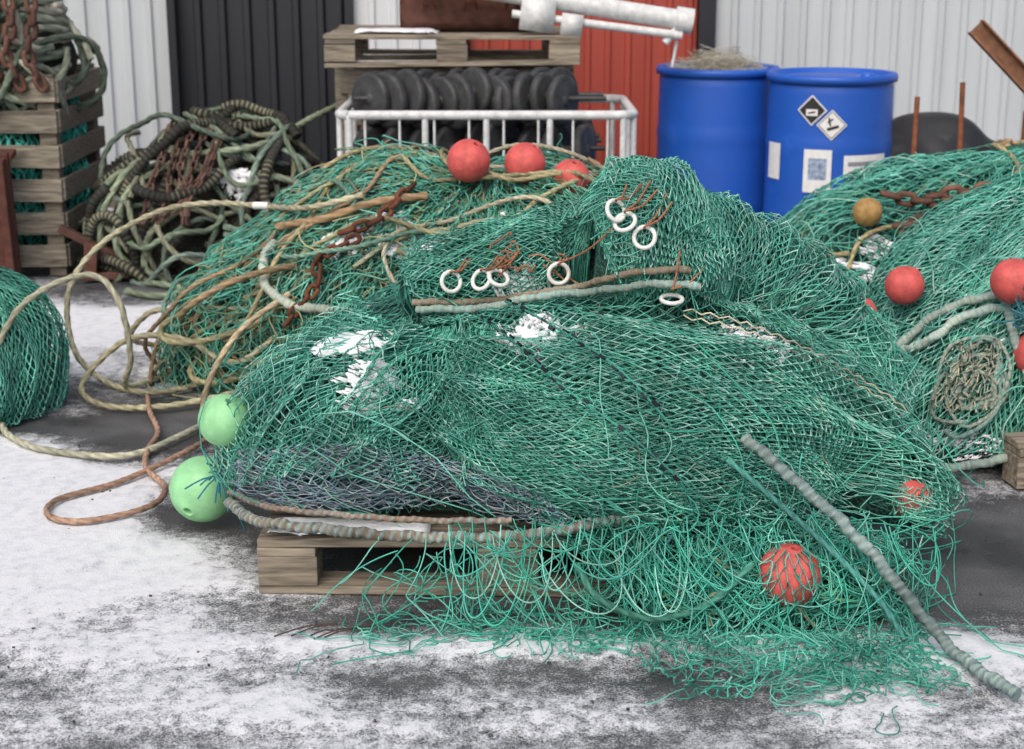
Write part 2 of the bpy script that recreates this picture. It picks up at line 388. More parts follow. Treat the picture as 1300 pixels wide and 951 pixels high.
def tangle(n, centre, sdf, ctr_fn, N_=16, step=.025, curl=.5, lev=(0,.04), seed=0):
    rs=np.random.default_rng(seed); P=np.zeros((n,N_,3)); P[:,0]=ctr_fn(rs,n)
    th=rs.uniform(0,2*PI,n); dth=rs.normal(size=n)*curl*.5
    C=np.array(centre)
    for k in range(1,N_):
        dth=dth*.8+rs.normal(size=n)*curl*.4; th=th+dth
        rad=nrm(P[:,k-1]-C); t1=nrm(np.cross(rad,[.05,.1,1.])); t2=np.cross(rad,t1)
        P[:,k]=P[:,k-1]+step*(np.cos(th)[:,None]*t1+np.sin(th)[:,None]*t2)
    t=np.linspace(0,1,N_)[None,:]
    a=rs.uniform(lev[0],lev[1],(n,1)); lv=a+.5*(lev[1]-lev[0])*np.sin(t*PI*rs.uniform(1,3,(n,1))+rs.uniform(0,6,(n,1)))
    return march(C,P,sdf,lv)
def snowpatch(name, ctrl, n, centre, sdf, level, parent, thr=.5, seed=0, fs=14, th=.008):
    A,B=np.meshgrid(np.linspace(0,1,n),np.linspace(0,1,n),indexing='ij')
    fall=1-np.clip(np.hypot((A-.5)*2,(B-.5)*2),0,1.2)
    m=.5*fbm(A*fs*.35+seed,B*fs*.35,seed)+.5*fbm(A*fs*1.6+seed,B*fs*1.6,seed+3)-thr+.22*(fall-.5)
    m=np.where(fall<=.02,-1,m)
    P=march(centre,patch(ctrl,A,B),sdf,level+np.clip(m*.15,-.01,th))
    i,j=np.meshgrid(np.arange(n-1),np.arange(n-1),indexing='ij'); ok=(m[:-1,:-1]>0)
    i=i[ok]; j=j[ok]
    if len(i)==0: return
    F=np.stack([i*n+j,(i+1)*n+j,(i+1)*n+j+1,i*n+j+1],-1)
    return mesh_np(name,P,F,M_snow,None,parent)

# ================================================================ GROUND
gx=np.unique(np.concatenate([-np.geomspace(3.0,400,26)[::-1],np.arange(-2.7,2.7,.018),np.geomspace(3.0,400,26)]))
gy=np.unique(np.concatenate([-np.geomspace(1,300,20)[::-1],np.arange(-.9,2.3,.2),np.arange(2.4,6.2,.018),np.arange(6.25,10.,.05),np.geomspace(10.2,400,22)]))
X,Y=np.meshgrid(gx,gy,indexing='ij')
def g(x,y,sx,sy,a): return a*np.exp(-((X-x)/sx)**2-((Y-y)/sy)**2)
S=.57+.80*(fbm(X*1.3+3,Y*1.3,5)-.5)+.60*(fbm(X*4.2,Y*6,9)-.5)
S=S+g(-1.35,4.1,.65,.6,.34)+g(-1.3,3.6,.7,.25,.22)+g(-1.5,6.3,.6,.6,.3)+g(1.0,3.28,.22,.16,.46)+g(.1,3.30,.6,.07,.26)+g(-.5,5.0,.15,.2,-.2)
S=S+g(-1.15,5.0,.28,.32,-.60)+g(-1.6,4.98,.35,.09,-.5)+g(-.85,4.12,.16,.11,-.5)+g(-.42,3.45,.33,.13,-.36)+g(1.25,3.85,.35,.33,-.7)+g(.1,4.1,.8,.55,-.9)+g(.5,3.5,.6,.14,-.40)
S=S+g(-.6,3.14,.9,.08,-.10)+g(.5,3.08,.5,.10,-.12)+g(-1.6,7.6,.8,.5,-.3)+g(0,8.3,3,1.2,-.3)+g(-.95,5.9,.25,.3,-.2)+g(-1.25,3.72,.18,.05,-.15)+g(-1.4,5.9,.3,.12,-.25)
S=S-.07*np.clip((3.2-Y)/.15,0,1)
S=np.clip(S,0,1)
h=np.clip((S-.5)/.25,0,1); Z=.009*h*h*(3-2*h)+.004*(fbm(X*7,Y*7,3)-.5)*h-.0
Z=np.where((np.abs(X)>2.7)|(Y>9.5)|(Y<2.4),0,Z)
i,j=np.meshgrid(np.arange(len(gx)-1),np.arange(len(gy)-1),indexing='ij'); n=len(gy)
F=np.stack([i*n+j,(i+1)*n+j,(i+1)*n+j+1,i*n+j+1],-1).reshape(-1,4)
mesh_np("ground",np.stack([X,Y,Z],-1),F,M_ground,np.stack([S,S,S],-1))

# ================================================================ BUILDING
bld=empty("corrugated_metal_warehouse")
def corrug(name,x0,x1,y,z0,z1,mat,per=.13,dep=.022,flat=.62):
    xs=[];ys=[]; x=x0
    while x<x1-1e-6:
        for f,d in ((0,0),(flat-.0,0),(flat+.08,-1),(.92,-1)):
            xx=x+f*per
            if xx<x1: xs.append(xx);ys.append(y+d*dep)
        x+=per
    xs.append(x1);ys.append(y)
    xs=np.array(xs);ys=np.array(ys);zs=np.array([z0,z1]); m=len(xs)
    V=np.stack([np.repeat(xs,2),np.repeat(ys,2),np.tile(zs,m)],-1)
    k=np.arange(m-1); F=np.stack([2*k,2*k+2,2*k+3,2*k+1],-1)
    return mesh_np(name,V,F,mat,None,bld,smooth=False)
WY=9.5
corrug("wall_left",-9,-2.02,WY,.18,4.6,M_wgrey)
corrug("door_black",-1.97,-.98,WY+.03,.05,4.6,M_wblack,.145,.03)
corrug("wall_white_strip",-.93,-.3,WY,.18,4.6,M_wwhite)
corrug("door_red",-.25,1.09,WY+.02,.05,4.6,M_wred,.12,.018)
corrug("wall_right",1.2,10,WY,.18,4.6,M_wgrey,.135)
def part(name,boxes,mat,par,bw=.004):
    a=Acc()
    for c,s in boxes: box(a,c,s)
    o=a.build(name,mat,par,False); bevel(o,bw); return o
part("door_frames",[((-1.995,WY-.01,2.3),(.05,.1,4.6)),((-.955,WY-.01,2.3),(.05,.1,4.6)),((1.145,WY-.01,2.3),(.10,.1,4.6)),((-.275,WY-.01,2.3),(.045,.1,4.6))],M_wblack,bld)
part("plinth",[((-5.6,WY+.06,.09),(7.16,.2,.178)),((6,WY+.06,.09),(9.6,.2,.178)),((-.6,WY+.06,.09),(.6,.2,.178))],M_conc,bld)
part("roof",[((.5,WY+4,4.75),(19.6,8.6,.25))],M_wblack,bld)
part("side_and_back_walls",[((-9.05,WY+4,2.3),(.1,8,4.58)),((10.05,WY+4,2.3),(.1,8,4.58)),((.5,WY+8,2.3),(19,.1,4.58))],M_wgrey,bld)

# ================================================================ PALLETS
def pallet(name,x0,y0,z0,w=1.2,d=.8,rz=0.,seed=0):
    rs=np.random.default_rng(seed); a=Acc(); R=rotm(0,0,rz)
    def bx(cx,cy,cz,sx,sy,sz):
        c=R@np.array([cx,cy,cz])+np.array([x0,y0,z0]); k=rs.uniform(.7,1.15)
        box(a,c,(sx,sy,sz),R@rotm(rs.normal()*.004,rs.normal()*.004,rs.normal()*.006),(k,k*.97,k*.92))
    for cy in (-d/2+.05,0,d/2-.05):
        bx(0,cy,.011,w,.1,.021)
        for cx in (-w/2+.0725,0,w/2-.0725): bx(cx,cy,.061,.145,.098,.077)
    for cx in (-w/2+.0725,0,w/2-.0725): bx(cx,0,.111,.143,d,.021)
    for k in range(7):
        cy=-d/2+.055+k*(d-.11)/6; bx(0,cy,.134,w+rs.normal()*.006,.095,.021)
    o=a.build(name,M_wood,None,False); bevel(o,.003); return o
pallet("wooden_pallet",.0,3.98,.002,1.22,.84,-.02,1)

# ================================================================ MAIN PILE
main=empty("fishing_net_pile")
CM=(.2,4.1,.18)
prims=[('e',(.30,3.95,.32),(.60,.47,.36)),('e',(-.33,3.97,.26),(.40,.37,.32)),('e',(.1,4.2,.35),(.72,.42,.36)),
 ('c',(.335,3.93,.86),(.40,3.94,.74),.155,.165),('c',(.40,4.0,.80),(.80,4.15,.61),.155,.12),('c',(.80,4.15,.61),(.92,4.05,.40),.12,.13),
 ('c',(-.22,4.05,.65),(.05,4.08,.72),.09,.12),('c',(.05,4.08,.72),(.22,4.08,.77),.12,.11)]
extra=[('c',(.82,3.92,.34),(.99,3.72,.17),.17,.10),('e',(.60,3.62,.0),(.40,.25,.17))]
cuts=[((-.06,3.72,.64),(-.14,3.40,.22),.045,.07),((.62,3.62,.60),(.78,3.38,.22),.03,.06),((.18,3.72,.71),(.75,3.80,.66),.035,.03)]
sdfM=make_sdf(prims,.025,.17,extra,.012,3,cuts)
core("inner_bundle",CM,sdfM,-.042,M_core_g,main,(90,200))
acc=Acc()
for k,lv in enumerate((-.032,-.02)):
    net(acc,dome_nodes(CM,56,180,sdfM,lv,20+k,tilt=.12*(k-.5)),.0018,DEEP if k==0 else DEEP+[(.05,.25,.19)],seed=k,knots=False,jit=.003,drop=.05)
A=[[(-.22,3.95,.68),(.15,3.85,.70),(.55,3.95,.66),(.9,3.95,.5),(1.10,3.85,.25)],
   [(-.24,3.75,.60),(.1,3.6,.56),(.5,3.55,.50),(.88,3.6,.36),(1.10,3.68,.16)],
   [(-.25,3.6,.48),(.0,3.5,.38),(.4,3.45,.32),(.75,3.45,.25),(1.0,3.55,.13)],
   [(-.24,3.52,.38),(-.05,3.45,.26),(.25,3.42,.21),(.55,3.42,.16),(.9,3.5,.12)]]
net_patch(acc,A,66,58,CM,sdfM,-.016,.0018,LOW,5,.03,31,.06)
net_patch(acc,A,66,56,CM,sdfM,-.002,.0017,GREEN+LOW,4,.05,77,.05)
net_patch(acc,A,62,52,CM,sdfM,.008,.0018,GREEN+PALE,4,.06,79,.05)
A2=[[(.12,3.75,.70),(.45,3.7,.66),(.75,3.75,.58),(1.0,3.8,.42)],[(.02,3.55,.52),(.4,3.5,.45),(.8,3.55,.38),(1.1,3.65,.2)],[(-.1,3.5,.36),(.25,3.45,.28),(.6,3.45,.23),(.85,3.5,.18)]]
net_patch(acc,A2,50,40,CM,sdfM,.016,.0018,GREEN+PALE,3,.055,45,.06,drop=.015)
B=[[(-.42,4.2,.60),(-.62,4.15,.5),(-.76,4.1,.33),(-.80,4.0,.18)],
   [(-.36,4.0,.62),(-.5,3.85,.52),(-.65,3.75,.36),(-.73,3.7,.24)],
   [(-.26,3.9,.66),(-.35,3.7,.52),(-.45,3.6,.40),(-.50,3.58,.30)],
   [(-.10,3.88,.68),(-.10,3.66,.52),(-.10,3.55,.38),(-.12,3.52,.27)]]
net_patch(acc,B,34,68,CM,sdfM,-.014,.0018,LOW,6,.03,51,.05)
net_patch(acc,B,32,66,CM,sdfM,.0,.0017,GREEN+LOW,5,.045,57,.05)
net_patch(acc,B,31,62,CM,sdfM,.010,.0018,GREEN+PALE,5,.055,58,.05)
CR=(.45,4.15,.55)
C=[[(.16,4.2,.98),(.45,4.25,.93),(.7,4.25,.8),(.95,4.2,.6),(1.05,4.1,.4)],
   [(.16,4.0,1.0),(.45,4.05,.95),(.72,4.1,.80),(.95,4.05,.6),(1.08,3.95,.35)],
   [(.18,3.8,.87),(.42,3.85,.85),(.68,3.9,.68),(.9,3.88,.5),(1.05,3.85,.3)],
   [(.24,3.8,.70),(.4,3.85,.68),(.6,3.85,.62),(.82,3.85,.46),(1.0,3.82,.25)]]
Cs=np.array(C); 
net_patch(acc,Cs,60,44,CR,sdfM,-.008,.0018,LOW,3,.02,61,.05)
net_patch(acc,np.swapaxes(Cs,0,1),34,96,CR,sdfM,.0,.0017,GREEN+LOW,8,.025,65,.05)
net_patch(acc,np.swapaxes(Cs,0,1),34,96,CR,sdfM,.010,.0017,GREEN+PALE,9,.035,66,.05)
D=[[(-.32,4.2,.7),(-.05,4.2,.82),(.25,4.2,.92)],[(-.32,4.05,.76),(-.05,4.05,.86),(.25,4.0,.95)],[(-.32,3.92,.68),(-.05,3.92,.74),(.25,3.9,.8)],[(-.3,3.86,.60),(-.05,3.83,.64),(.25,3.83,.68)]]
net_patch(acc,D,32,44,(0,4.15,.55),sdfM,.0,.0017,GREEN+LOW,3,.03,71,.06)
net_patch(acc,D,30,38,(0,4.15,.55),sdfM,.012,.0017,GREEN+PALE[:1],2,.03,73,.06)
# loose skirt sagging from the bundle to the ground
E2=np.array([[(-.02,3.47,.27),(.3,3.43,.27),(.6,3.4,.30),(.85,3.42,.32),(1.05,3.6,.24)],[(.04,3.40,.15),(.3,3.36,.15),(.6,3.33,.17),(.85,3.33,.17),(1.02,3.5,.12)],[(.10,3.33,.04),(.35,3.27,.04),(.6,3.23,.04),(.82,3.22,.04),(.98,3.4,.03)]])
CA=(.55,3.75,.0)
for s in range(3):
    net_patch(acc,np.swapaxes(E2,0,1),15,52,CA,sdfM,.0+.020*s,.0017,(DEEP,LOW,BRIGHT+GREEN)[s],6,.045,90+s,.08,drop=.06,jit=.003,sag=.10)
acc.build("green_netting",M_net,main)
# a torn sheet of mesh spread on the ground and up the skirt
acc=Acc()
for s,(cx,cy,sx,sy,na_,nb_) in enumerate(((.62,3.24,.34,.16,14,34),(.18,3.36,.36,.09,9,34),(.80,3.16,.18,.12,12,18))):
    i,j=np.meshgrid(np.arange(na_),np.arange(nb_),indexing='ij'); u=(j+.5*(i%2))/nb_-.5; v=i/(na_-1)-.5
    q=np.stack([u*3,v*3,0*u+s],-1); w=snoise(q,2.5,300+s); w2=snoise(q,3,310+s)
    x=cx+2*sx*(u+.10*w)*(1-.25*np.abs(v)); y=cy+2*sy*(v+.18*w2)+.05*np.sin(u*9); z=.014+.05*np.maximum(0,snoise(q,4,320+s))+.10*np.clip(v-.15,0,1)
    net(acc,np.stack([x,y,z],-1),.0017,BRIGHT+GREEN,drop=.16,jit=.005,sag=.2,seed=330+s)
acc.build("spilled_netting",M_net,main)
E=[[(-.68,3.72,.33),(-.4,3.58,.39),(-.05,3.5,.35),(.1,3.48,.27)],[(-.72,3.72,.25),(-.4,3.52,.28),(.0,3.46,.25),(.15,3.46,.23)],[(-.70,3.74,.18),(-.38,3.5,.19),(.0,3.45,.19),(.2,3.45,.2)]]
acc=Acc()
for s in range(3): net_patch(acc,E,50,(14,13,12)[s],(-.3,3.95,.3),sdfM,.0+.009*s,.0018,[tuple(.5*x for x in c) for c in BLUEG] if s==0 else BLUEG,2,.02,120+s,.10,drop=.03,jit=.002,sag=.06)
acc.build("blue_grey_netting",M_net,main)

# loose strands
acc=Acc()
P=tangle(150,CA,sdfM,lambda rs,n:np.stack([rs.uniform(.1,.95,n),rs.uniform(3.25,3.6,n),rs.uniform(.02,.26,n)],-1),20,.02,.45,(.0,.07),5)
tubes(acc,P,.0017,4,palette(len(P),BRIGHT))
rs=np.random.default_rng(3); n=150; Nn=26; t=np.linspace(0,1,Nn)[None,:]
x0=np.where(rs.random((n,1))<.33,rs.uniform(-.33,.15,(n,1)),rs.uniform(.15,.98,(n,1))); L=rs.uniform(.08,1,(n,1))
zs0=rs.uniform(.14,.27,(n,1))*np.where(x0<.1,.85,1); z=zs0-(zs0+.01)*np.minimum(t*1.6*L,1.0)
y=3.43-rs.uniform(.0,.34,(n,1))*t*L*np.where(x0>.3,1,.6)-.05*np.sin(t*PI*.5)-np.where(t*1.6*L>.9,1,0)*rs.uniform(0,.05,(n,1))
x=x0+rs.normal(size=(n,1))*.26*t*L+.04*np.sin(t*rs.uniform(2,7,(n,1))+rs.uniform(0,6,(n,1)))
z=z+.018*np.sin(t*rs.uniform(4,11,(n,1))+rs.uniform(0,6,(n,1)))
P=np.stack([x,y+0*x,np.maximum(z+0*x,.012+.01*rs.random((n,1)))],-1)
tubes(acc,P,.0017,4,palette(n,BRIGHT))
n=60; x0=rs.uniform(-.1,.95,(n,1)); wd=rs.uniform(.03,.10,(n,1)); dp=rs.uniform(.05,.2,(n,1)); s_=np.sin(t*PI)
x=x0+wd*(t-.5)*2*(1+.4*s_)+.03*s_*rs.normal(size=(n,1)); z=rs.uniform(.16,.26,(n,1))-dp*s_**.7; y=3.42-.10*s_*rs.uniform(.3,1.6,(n,1))
P=np.stack([x,y,np.maximum(z,.012)],-1); tubes(acc,P,.0018,4,palette(n,BRIGHT+PALE[:1]))
n=120; th=rs.uniform(0,2*PI,n); P=np.zeros((n,24,3)); P[:,0,0]=np.where(rs.random(n)<.65,rs.normal(.66,.15,n),rs.normal(.05,.2,n)); P[:,0,1]=np.where(P[:,0,0]>.4,rs.normal(3.16,.08,n),rs.normal(3.34,.04,n))
dth=rs.normal(size=n)*.3
for k in range(1,24):
    dth=dth*.8+rs.normal(size=n)*.3; th=th+dth
    P[:,k,0]=P[:,k-1,0]+.013*np.cos(th); P[:,k,1]=P[:,k-1,1]+.011*np.sin(th)
P[:,:,2]=.012+.02*np.abs(np.sin(np.linspace(0,6,24)[None,:]+rs.uniform(0,6,(n,1))))*rs.random((n,1))
tubes(acc,P,.0016,4,palette(n,BRIGHT))
P=tangle(80,CM,sdfM,lambda r_,n:np.array(CM)+nrm(np.stack([r_.normal(size=n),-np.abs(r_.normal(size=n)),np.abs(r_.normal(size=n))*.6],-1))*.6,10,.016,.4,(.01,.035),8)
tubes(acc,P,.0013,3,palette(len(P),GREEN+PALE+BEIGE))
acc.build("loose_strands",M_net,main)

# ropes on main pile
acc=Acc()
def onsurf(pts,c=CM,sdf=sdfM,lv=.012,dense=.02):
    q=catmull(pts,dense); return march(c,q,sdf,lv)
rope(acc,[(-.72,3.78,.17),(-.62,3.6,.185),(-.41,3.49,.20),(-.24,3.46,.197),(-.02,3.45,.20),(.12,3.46,.215),(.3,3.49,.24)],.0135,(.26,.37,.38),'lash',(.19,.16,.12))
rope(acc,[(-.72,3.80,.19),(-.60,3.63,.21),(-.41,3.53,.225),(-.2,3.5,.222),(.0,3.49,.225)],.008,(.24,.30,.31),'lash',(.24,.16,.11))
rope(acc,[(.54,3.50,.43),(.62,3.44,.37),(.71,3.39,.30),(.80,3.34,.22),(.88,3.29,.13),(.94,3.25,.06),(.98,3.17,.03),(1.01,3.08,.03),(1.05,2.99,.03)],.014,(.26,.34,.32),'lash',(.16,.22,.22))
rope(acc,[(.50,3.48,.38),(.62,3.41,.29),(.74,3.36,.19),(.84,3.31,.09),(.88,3.25,.03)],.007,(.08,.29,.26),'twist')
p=onsurf([(-.3,3.88,.655),(-.1,3.84,.67),(.1,3.82,.70),(.31,3.80,.715),(.42,3.83,.69)],(0,4.15,.55),lv=.034); rope(acc,p[::3],.010,(.22,.38,.38),'lash',(.28,.34,.29))
p=onsurf([(-.3,3.9,.67),(-.1,3.86,.69),(.1,3.84,.72),(.36,3.82,.735)],(0,4.15,.55),lv=.026); rope(acc,p[::3],.009,(.22,.24,.20),'lash',(.26,.20,.14))
for pts,lv in (([(-.10,3.8,.67),(.0,3.66,.62),(.12,3.57,.52),(.27,3.5,.42),(.38,3.45,.33),(.42,3.43,.25)],.066),([(-.02,3.8,.69),(.12,3.68,.62),(.24,3.6,.54),(.36,3.5,.44)],.062)):
    c_,t_=resample(onsurf(pts,lv=lv),.011)
    n_=(len(c_)-3)//3; Q=np.stack([np.stack([c_[3*k],c_[3*k+1],c_[3*k+2]*.5+c_[3*k+1]*.5]) for k in range(n_)]); Q=Q+rng.normal(size=(n_,1,3))*.003
    tubes(acc,Q,rng.uniform(.003,.006,(n_,1)),6,palette(n_,[(.015,.018,.025),(.03,.04,.05)]))
    rope(acc,c_[::3],.0028,(.06,.30,.24),'twist')
p=onsurf([(.42,3.75,.68),(.55,3.75,.64),(.72,3.75,.57),(.88,3.78,.5),(.98,3.8,.4)],lv=.035)
for off in (0,-.018):
    zz=p+np.array([0,-.004*(off<0),off]); zz[:,2]+=.005*np.where(np.arange(len(p))%2,1,-1)*(1 if off==0 else -1); rope(acc,zz,.0019,(.48,.43,.33),'plain',smoothpts=False,ds=.008)
rope(acc,[(.15,3.40,.15),(.2,3.34,.09),(.32,3.30,.06),(.45,3.32,.09),(.55,3.36,.17)],.008,(.08,.29,.22),'twist')
for k in range(8):
    x=rng.uniform(.1,.9); p=march(CA,np.array([(x+rng.normal()*.04*i_, 3.42-.03*i_, max(.02,.22-.045*i_+rng.normal()*.02)) for i_ in range(5)]),sdfM,.05)
    rope(acc,p,.004,[(.05,.35,.26),(.30,.34,.22),(.07,.27,.28),(.16,.36,.22)][k%4],'twist')
acc.build("ropes",M_rope,main)

# rings + orange twine
acc=Acc(); acr=Acc()
def torus(R_,r_,U=28,Sd=8):
    u=np.arange(U)*2*PI/U; s=np.arange(Sd)*2*PI/Sd; U2,S2=np.meshgrid(u,s,indexing='ij')
    V=np.stack([(R_+r_*np.cos(S2))*np.cos(U2),(R_+r_*np.cos(S2))*np.sin(U2),r_*1.0*np.sin(S2)],-1).reshape(-1,3)
    i,j=np.meshgrid(np.arange(U),np.arange(Sd),indexing='ij'); F=np.stack([i*Sd+j,((i+1)%U)*Sd+j,((i+1)%U)*Sd+(j+1)%Sd,i*Sd+(j+1)%Sd],-1).reshape(-1,4); return V,F
rings=[(-.185,.725,75,25),(-.095,.73,62,-35),(-.045,.735,40,30),(.125,.745,86,5),(.195,.83,65,35),(.205,.805,45,-30),(.232,.775,72,-15),(.285,.672,12,0)]
CT=(.05,4.2,.6)
for x,z,tl,az in rings:
    c=march(CT,np.array([[x,3.88,z]]),sdfM,.042)[0]
    V,F=torus(.0255,.0055); acc.add(c+V@rotm(math.radians(tl),0,math.radians(az)).T,F,np.array([.7,.7,.68]))
    for q in range(2):
        top=march(CT,np.array([[x+rng.uniform(0,.07),3.9,z+rng.uniform(.04,.08)]]),sdfM,.03)[0]
        rope(acr,[c+[0,.004,.022],c+[.0,-.012,.029],(c+top)/2+[0,-.008,.0],top],.0026,(.48,.21,.12),'twist')
acc.build("white_rings",M_ring,main)
for k in range(13):
    x=rng.uniform(-.12,.20); z=rng.uniform(.76,.84)
    q=[[x+dx,3.88,z+dz] for dx,dz in np.cumsum(rng.normal(size=(6,2))*.016+[.008,0],axis=0)]
    rope(acr,march(CT,np.array(q),sdfM,.028),.0024,(.48,.22,.13),'twist')
acr.build("orange_twine",M_rope,main)
snowpatch("snow_on_net",[[(-.50,3.92,.57),(-.32,3.92,.63)],[(-.53,3.80,.53),(-.32,3.80,.58)]],80,CM,sdfM,.014,main,.43,3,9)
snowpatch("snow_on_net_b",[[(-.12,3.84,.69),(.18,3.84,.70)],[(-.08,3.62,.61),(.22,3.60,.60)]],120,CM,sdfM,.008,main,.54,5,22)
snowpatch("snow_on_net_c",[[(-.48,3.80,.53),(-.26,3.80,.56)],[(-.46,3.62,.42),(-.26,3.60,.46)]],100,CM,sdfM,.006,main,.55,8,20)
snowpatch("snow_on_net_d",[[(-.15,3.95,.80),(.1,3.95,.84)],[(-.15,3.86,.72),(.1,3.86,.76)]],80,CM,sdfM,.004,main,.54,12,16)
snowpatch("snow_on_net_e",[[(.45,3.85,.66),(.75,3.9,.60)],[(.45,3.65,.58),(.75,3.66,.54)]],100,CM,sdfM,.002,main,.58,22,24)
def snowslab(name,x0,x1,y0,y1,z,seed,parent=None,thr=.4,h_=.018):
    nx=int((x1-x0)/.008)+2; ny=int((y1-y0)/.008)+2
    A_,B_=np.meshgrid(np.linspace(0,1,nx),np.linspace(0,1,ny),indexing='ij'); X_=x0+(x1-x0)*A_; Y_=y0+(y1-y0)*B_
    m=fbm(X_*12+seed,Y_*12,seed)-thr; m=m*np.clip(np.minimum(np.minimum(A_,1-A_)*9,np.minimum(B_,1-B_)*5),0,1)-.01
    Z_=z+h_*np.clip(m/.12,0,1)**.5
    i,j=np.meshgrid(np.arange(nx-1),np.arange(ny-1),indexing='ij'); ok=m[:-1,:-1]>0; i=i[ok];j=j[ok]
    if len(i)==0: return
    mesh_np(name,np.stack([X_,Y_,Z_],-1),np.stack([i*ny+j,(i+1)*ny+j,(i+1)*ny+j+1,i*ny+j+1],-1),M_snow,None,parent)
snowslab("snow_on_pallet",-.60,-.2,3.565,3.68,.149,2,main,.2)

# ================================================================ FLOATS
def trawl_float(name,c,r,mat,rot=(0,0,0)):
    a=np.linspace(math.radians(9),math.radians(171),30); R_=np.sin(a)*r; Z_=np.cos(a)*r
    R_=R_+.02*r*np.exp(-((a-PI/2)/.03)**2)
    h0=R_[0]; prof=[(h0*.75,0)]+[(h0*.75,Z_[0]*.98),(h0*.85,Z_[0]*1.03),(h0*1.15,Z_[0]*1.03)]+list(zip(R_[1:-1],Z_[1:-1]))+[(h0*1.15,-Z_[0]*1.03),(h0*.85,-Z_[0]*1.03),(h0*.75,-Z_[0]*.98),(h0*.75,0)]
    V,F=lathe(prof,40); V=V@rotm(*rot).T
    o=mesh_np(name,V,F,mat); o.location=c; return o
M_for=plastic("float_orange_plastic",(.44,.27,.09),.6,.5,18)
FL=[((.64,3.385,.13),.074,M_fred,(.2,.1,0)),((.985,3.66,.215),.05,M_fred,(1,.3,0)),((-.735,3.86,.36),.068,M_fgreen,(.4,.3,0)),((-.835,4.03,.115),.090,M_fgreen,(2.4,1.0,.4)),
 ((-.15,5.45,.815),.075,M_fred,(.6,.2,.4)),((.045,5.5,.80),.072,M_fred,(.3,.6,0)),((.205,5.45,.755),.066,M_fred,(.5,.2,0)),
 ((1.46,4.5,.59),.066,M_fred,(.2,.4,0)),((1.53,4.46,.38),.066,M_fred,(1.2,.4,.5)),((1.20,4.72,.53),.06,M_fred,(.4,.4,.5)),((1.02,4.5,.49),.05,M_fred,(.4,.4,.5)),
 ((1.33,5.85,.57),.055,M_for,(.4,.9,.5)),((-1.17,5.75,.06),.06,M_fred,(.8,.2,0))]
for c,r_,m_,ro in FL: trawl_float("fishing_float",c,r_,m_,ro)
def wrap_net(name,c,r,cols,seed,tw=.0017,na=6,nb=10,az0=-PI,az1=0.,e0=1.2,e1=-.6,par=main):
    i,j=np.meshgrid(np.arange(na),np.arange(nb),indexing='ij'); e=e0+(e1-e0)*i/(na-1); z=az0+(az1-az0)*(j+.5*(i%2))/nb
    q=np.stack([z,e,0*e],-1); z=z+.16*snoise(q,2,seed); e=e+.14*snoise(q,2.3,seed+1)+.25*np.sin(z)
    D=np.stack([np.cos(e)*np.cos(z),np.cos(e)*np.sin(z),np.sin(e)],-1)
    a=Acc(); net(a,np.array(c)+D*r,tw,cols,seed=seed,jit=.004,drop=.08,sag=.1); a.build(name,M_net,par)
wrap_net("net_over_float",(.64,3.385,.13),.082,BRIGHT,1)
wrap_net("net_over_float_b",(.985,3.66,.215),.058,GREEN,2)
acc=Acc(); 
for k in range(26):
    b=np.array([-.765,3.93,.19]); d=np.array([rng.normal()*.05-.0,rng.normal()*.02-.02,rng.normal()*.045]); rope(acc,[b,b+d*.5+[0,-.01,.01],b+d],.0022,(.04,.24,.32),'plain')
acc.build("float_lashing",M_rope,main)

# ================================================================ MIDDLE PILE
mid=empty("fishing_net_pile.001")
CB=(-.2,5.8,.1)
sdfB=make_sdf([('e',(-.15,5.85,.20),(.93,.70,.56)),('e',(-.85,5.6,.1),(.38,.4,.38)),('e',(.1,5.5,.27),(.6,.4,.42)),('e',(-.45,5.5,.2),(.5,.4,.43))],.08,None,None,.03,41)
core("inner_bundle",CB,sdfB,-.05,M_core_y,mid,(70,150))
acc=Acc()
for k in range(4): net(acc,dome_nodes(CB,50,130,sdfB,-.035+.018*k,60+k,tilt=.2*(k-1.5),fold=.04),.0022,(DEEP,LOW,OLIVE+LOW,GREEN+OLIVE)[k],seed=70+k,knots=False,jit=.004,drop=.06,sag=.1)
st=lambda r_,n:np.array(CB)+nrm(np.stack([r_.normal(size=n)*1.3,-np.abs(r_.normal(size=n)),np.abs(r_.normal(size=n))*.7],-1))*.8
P=tangle(380,CB,sdfB,st,18,.03,.45,(0,.06),14); tubes(acc,P,.0026,4,palette(len(P),OLIVE+GREEN+[(.38,.36,.2),(.34,.26,.16)]))
acc.build("olive_netting",M_net,mid)
acc=Acc()
P=tangle(34,CB,sdfB,st,34,.045,.28,(.02,.07),15)
RC=[(.42,.37,.22),(.34,.33,.2),(.38,.27,.17),(.18,.33,.25),(.38,.39,.27),(.48,.44,.33)]
for k in range(len(P)): rope(acc,P[k],.008,RC[k%6],'twist')
for k in range(12):
    cx,cy=-.88+rng.normal()*.08,5.33+rng.normal()*.08; R1=rng.uniform(.12,.26); ph=rng.uniform(0,6)
    pts=[(cx+R1*math.cos(a+ph),cy+R1*.55*math.sin(a+ph),.05+k*.022+.05*math.sin(a*1.3+k)+.10*(math.cos(a+ph)+1)) for a in np.linspace(0,5.6,12)]
    rope(acc,pts,.011,[(.42,.37,.2),(.34,.32,.19),(.38,.28,.17)][k%3],'twist')
p=onsurf([(-.92,5.3,.62),(-.95,5.2,.5),(-.8,5.1,.4),(-.55,5.0,.40),(-.3,5.0,.42)],CB,sdfB,.07); rope(acc,p[::4],.016,(.34,.44,.38),'lash',(.42,.45,.38))
p=onsurf([(-.92,5.4,.66),(-.7,5.3,.72),(-.45,5.3,.8),(-.25,5.35,.8)],CB,sdfB,.06); rope(acc,p[::4],.014,(.42,.29,.17),'twist')
acc.build("ropes",M_rope,mid)
acc=Acc()
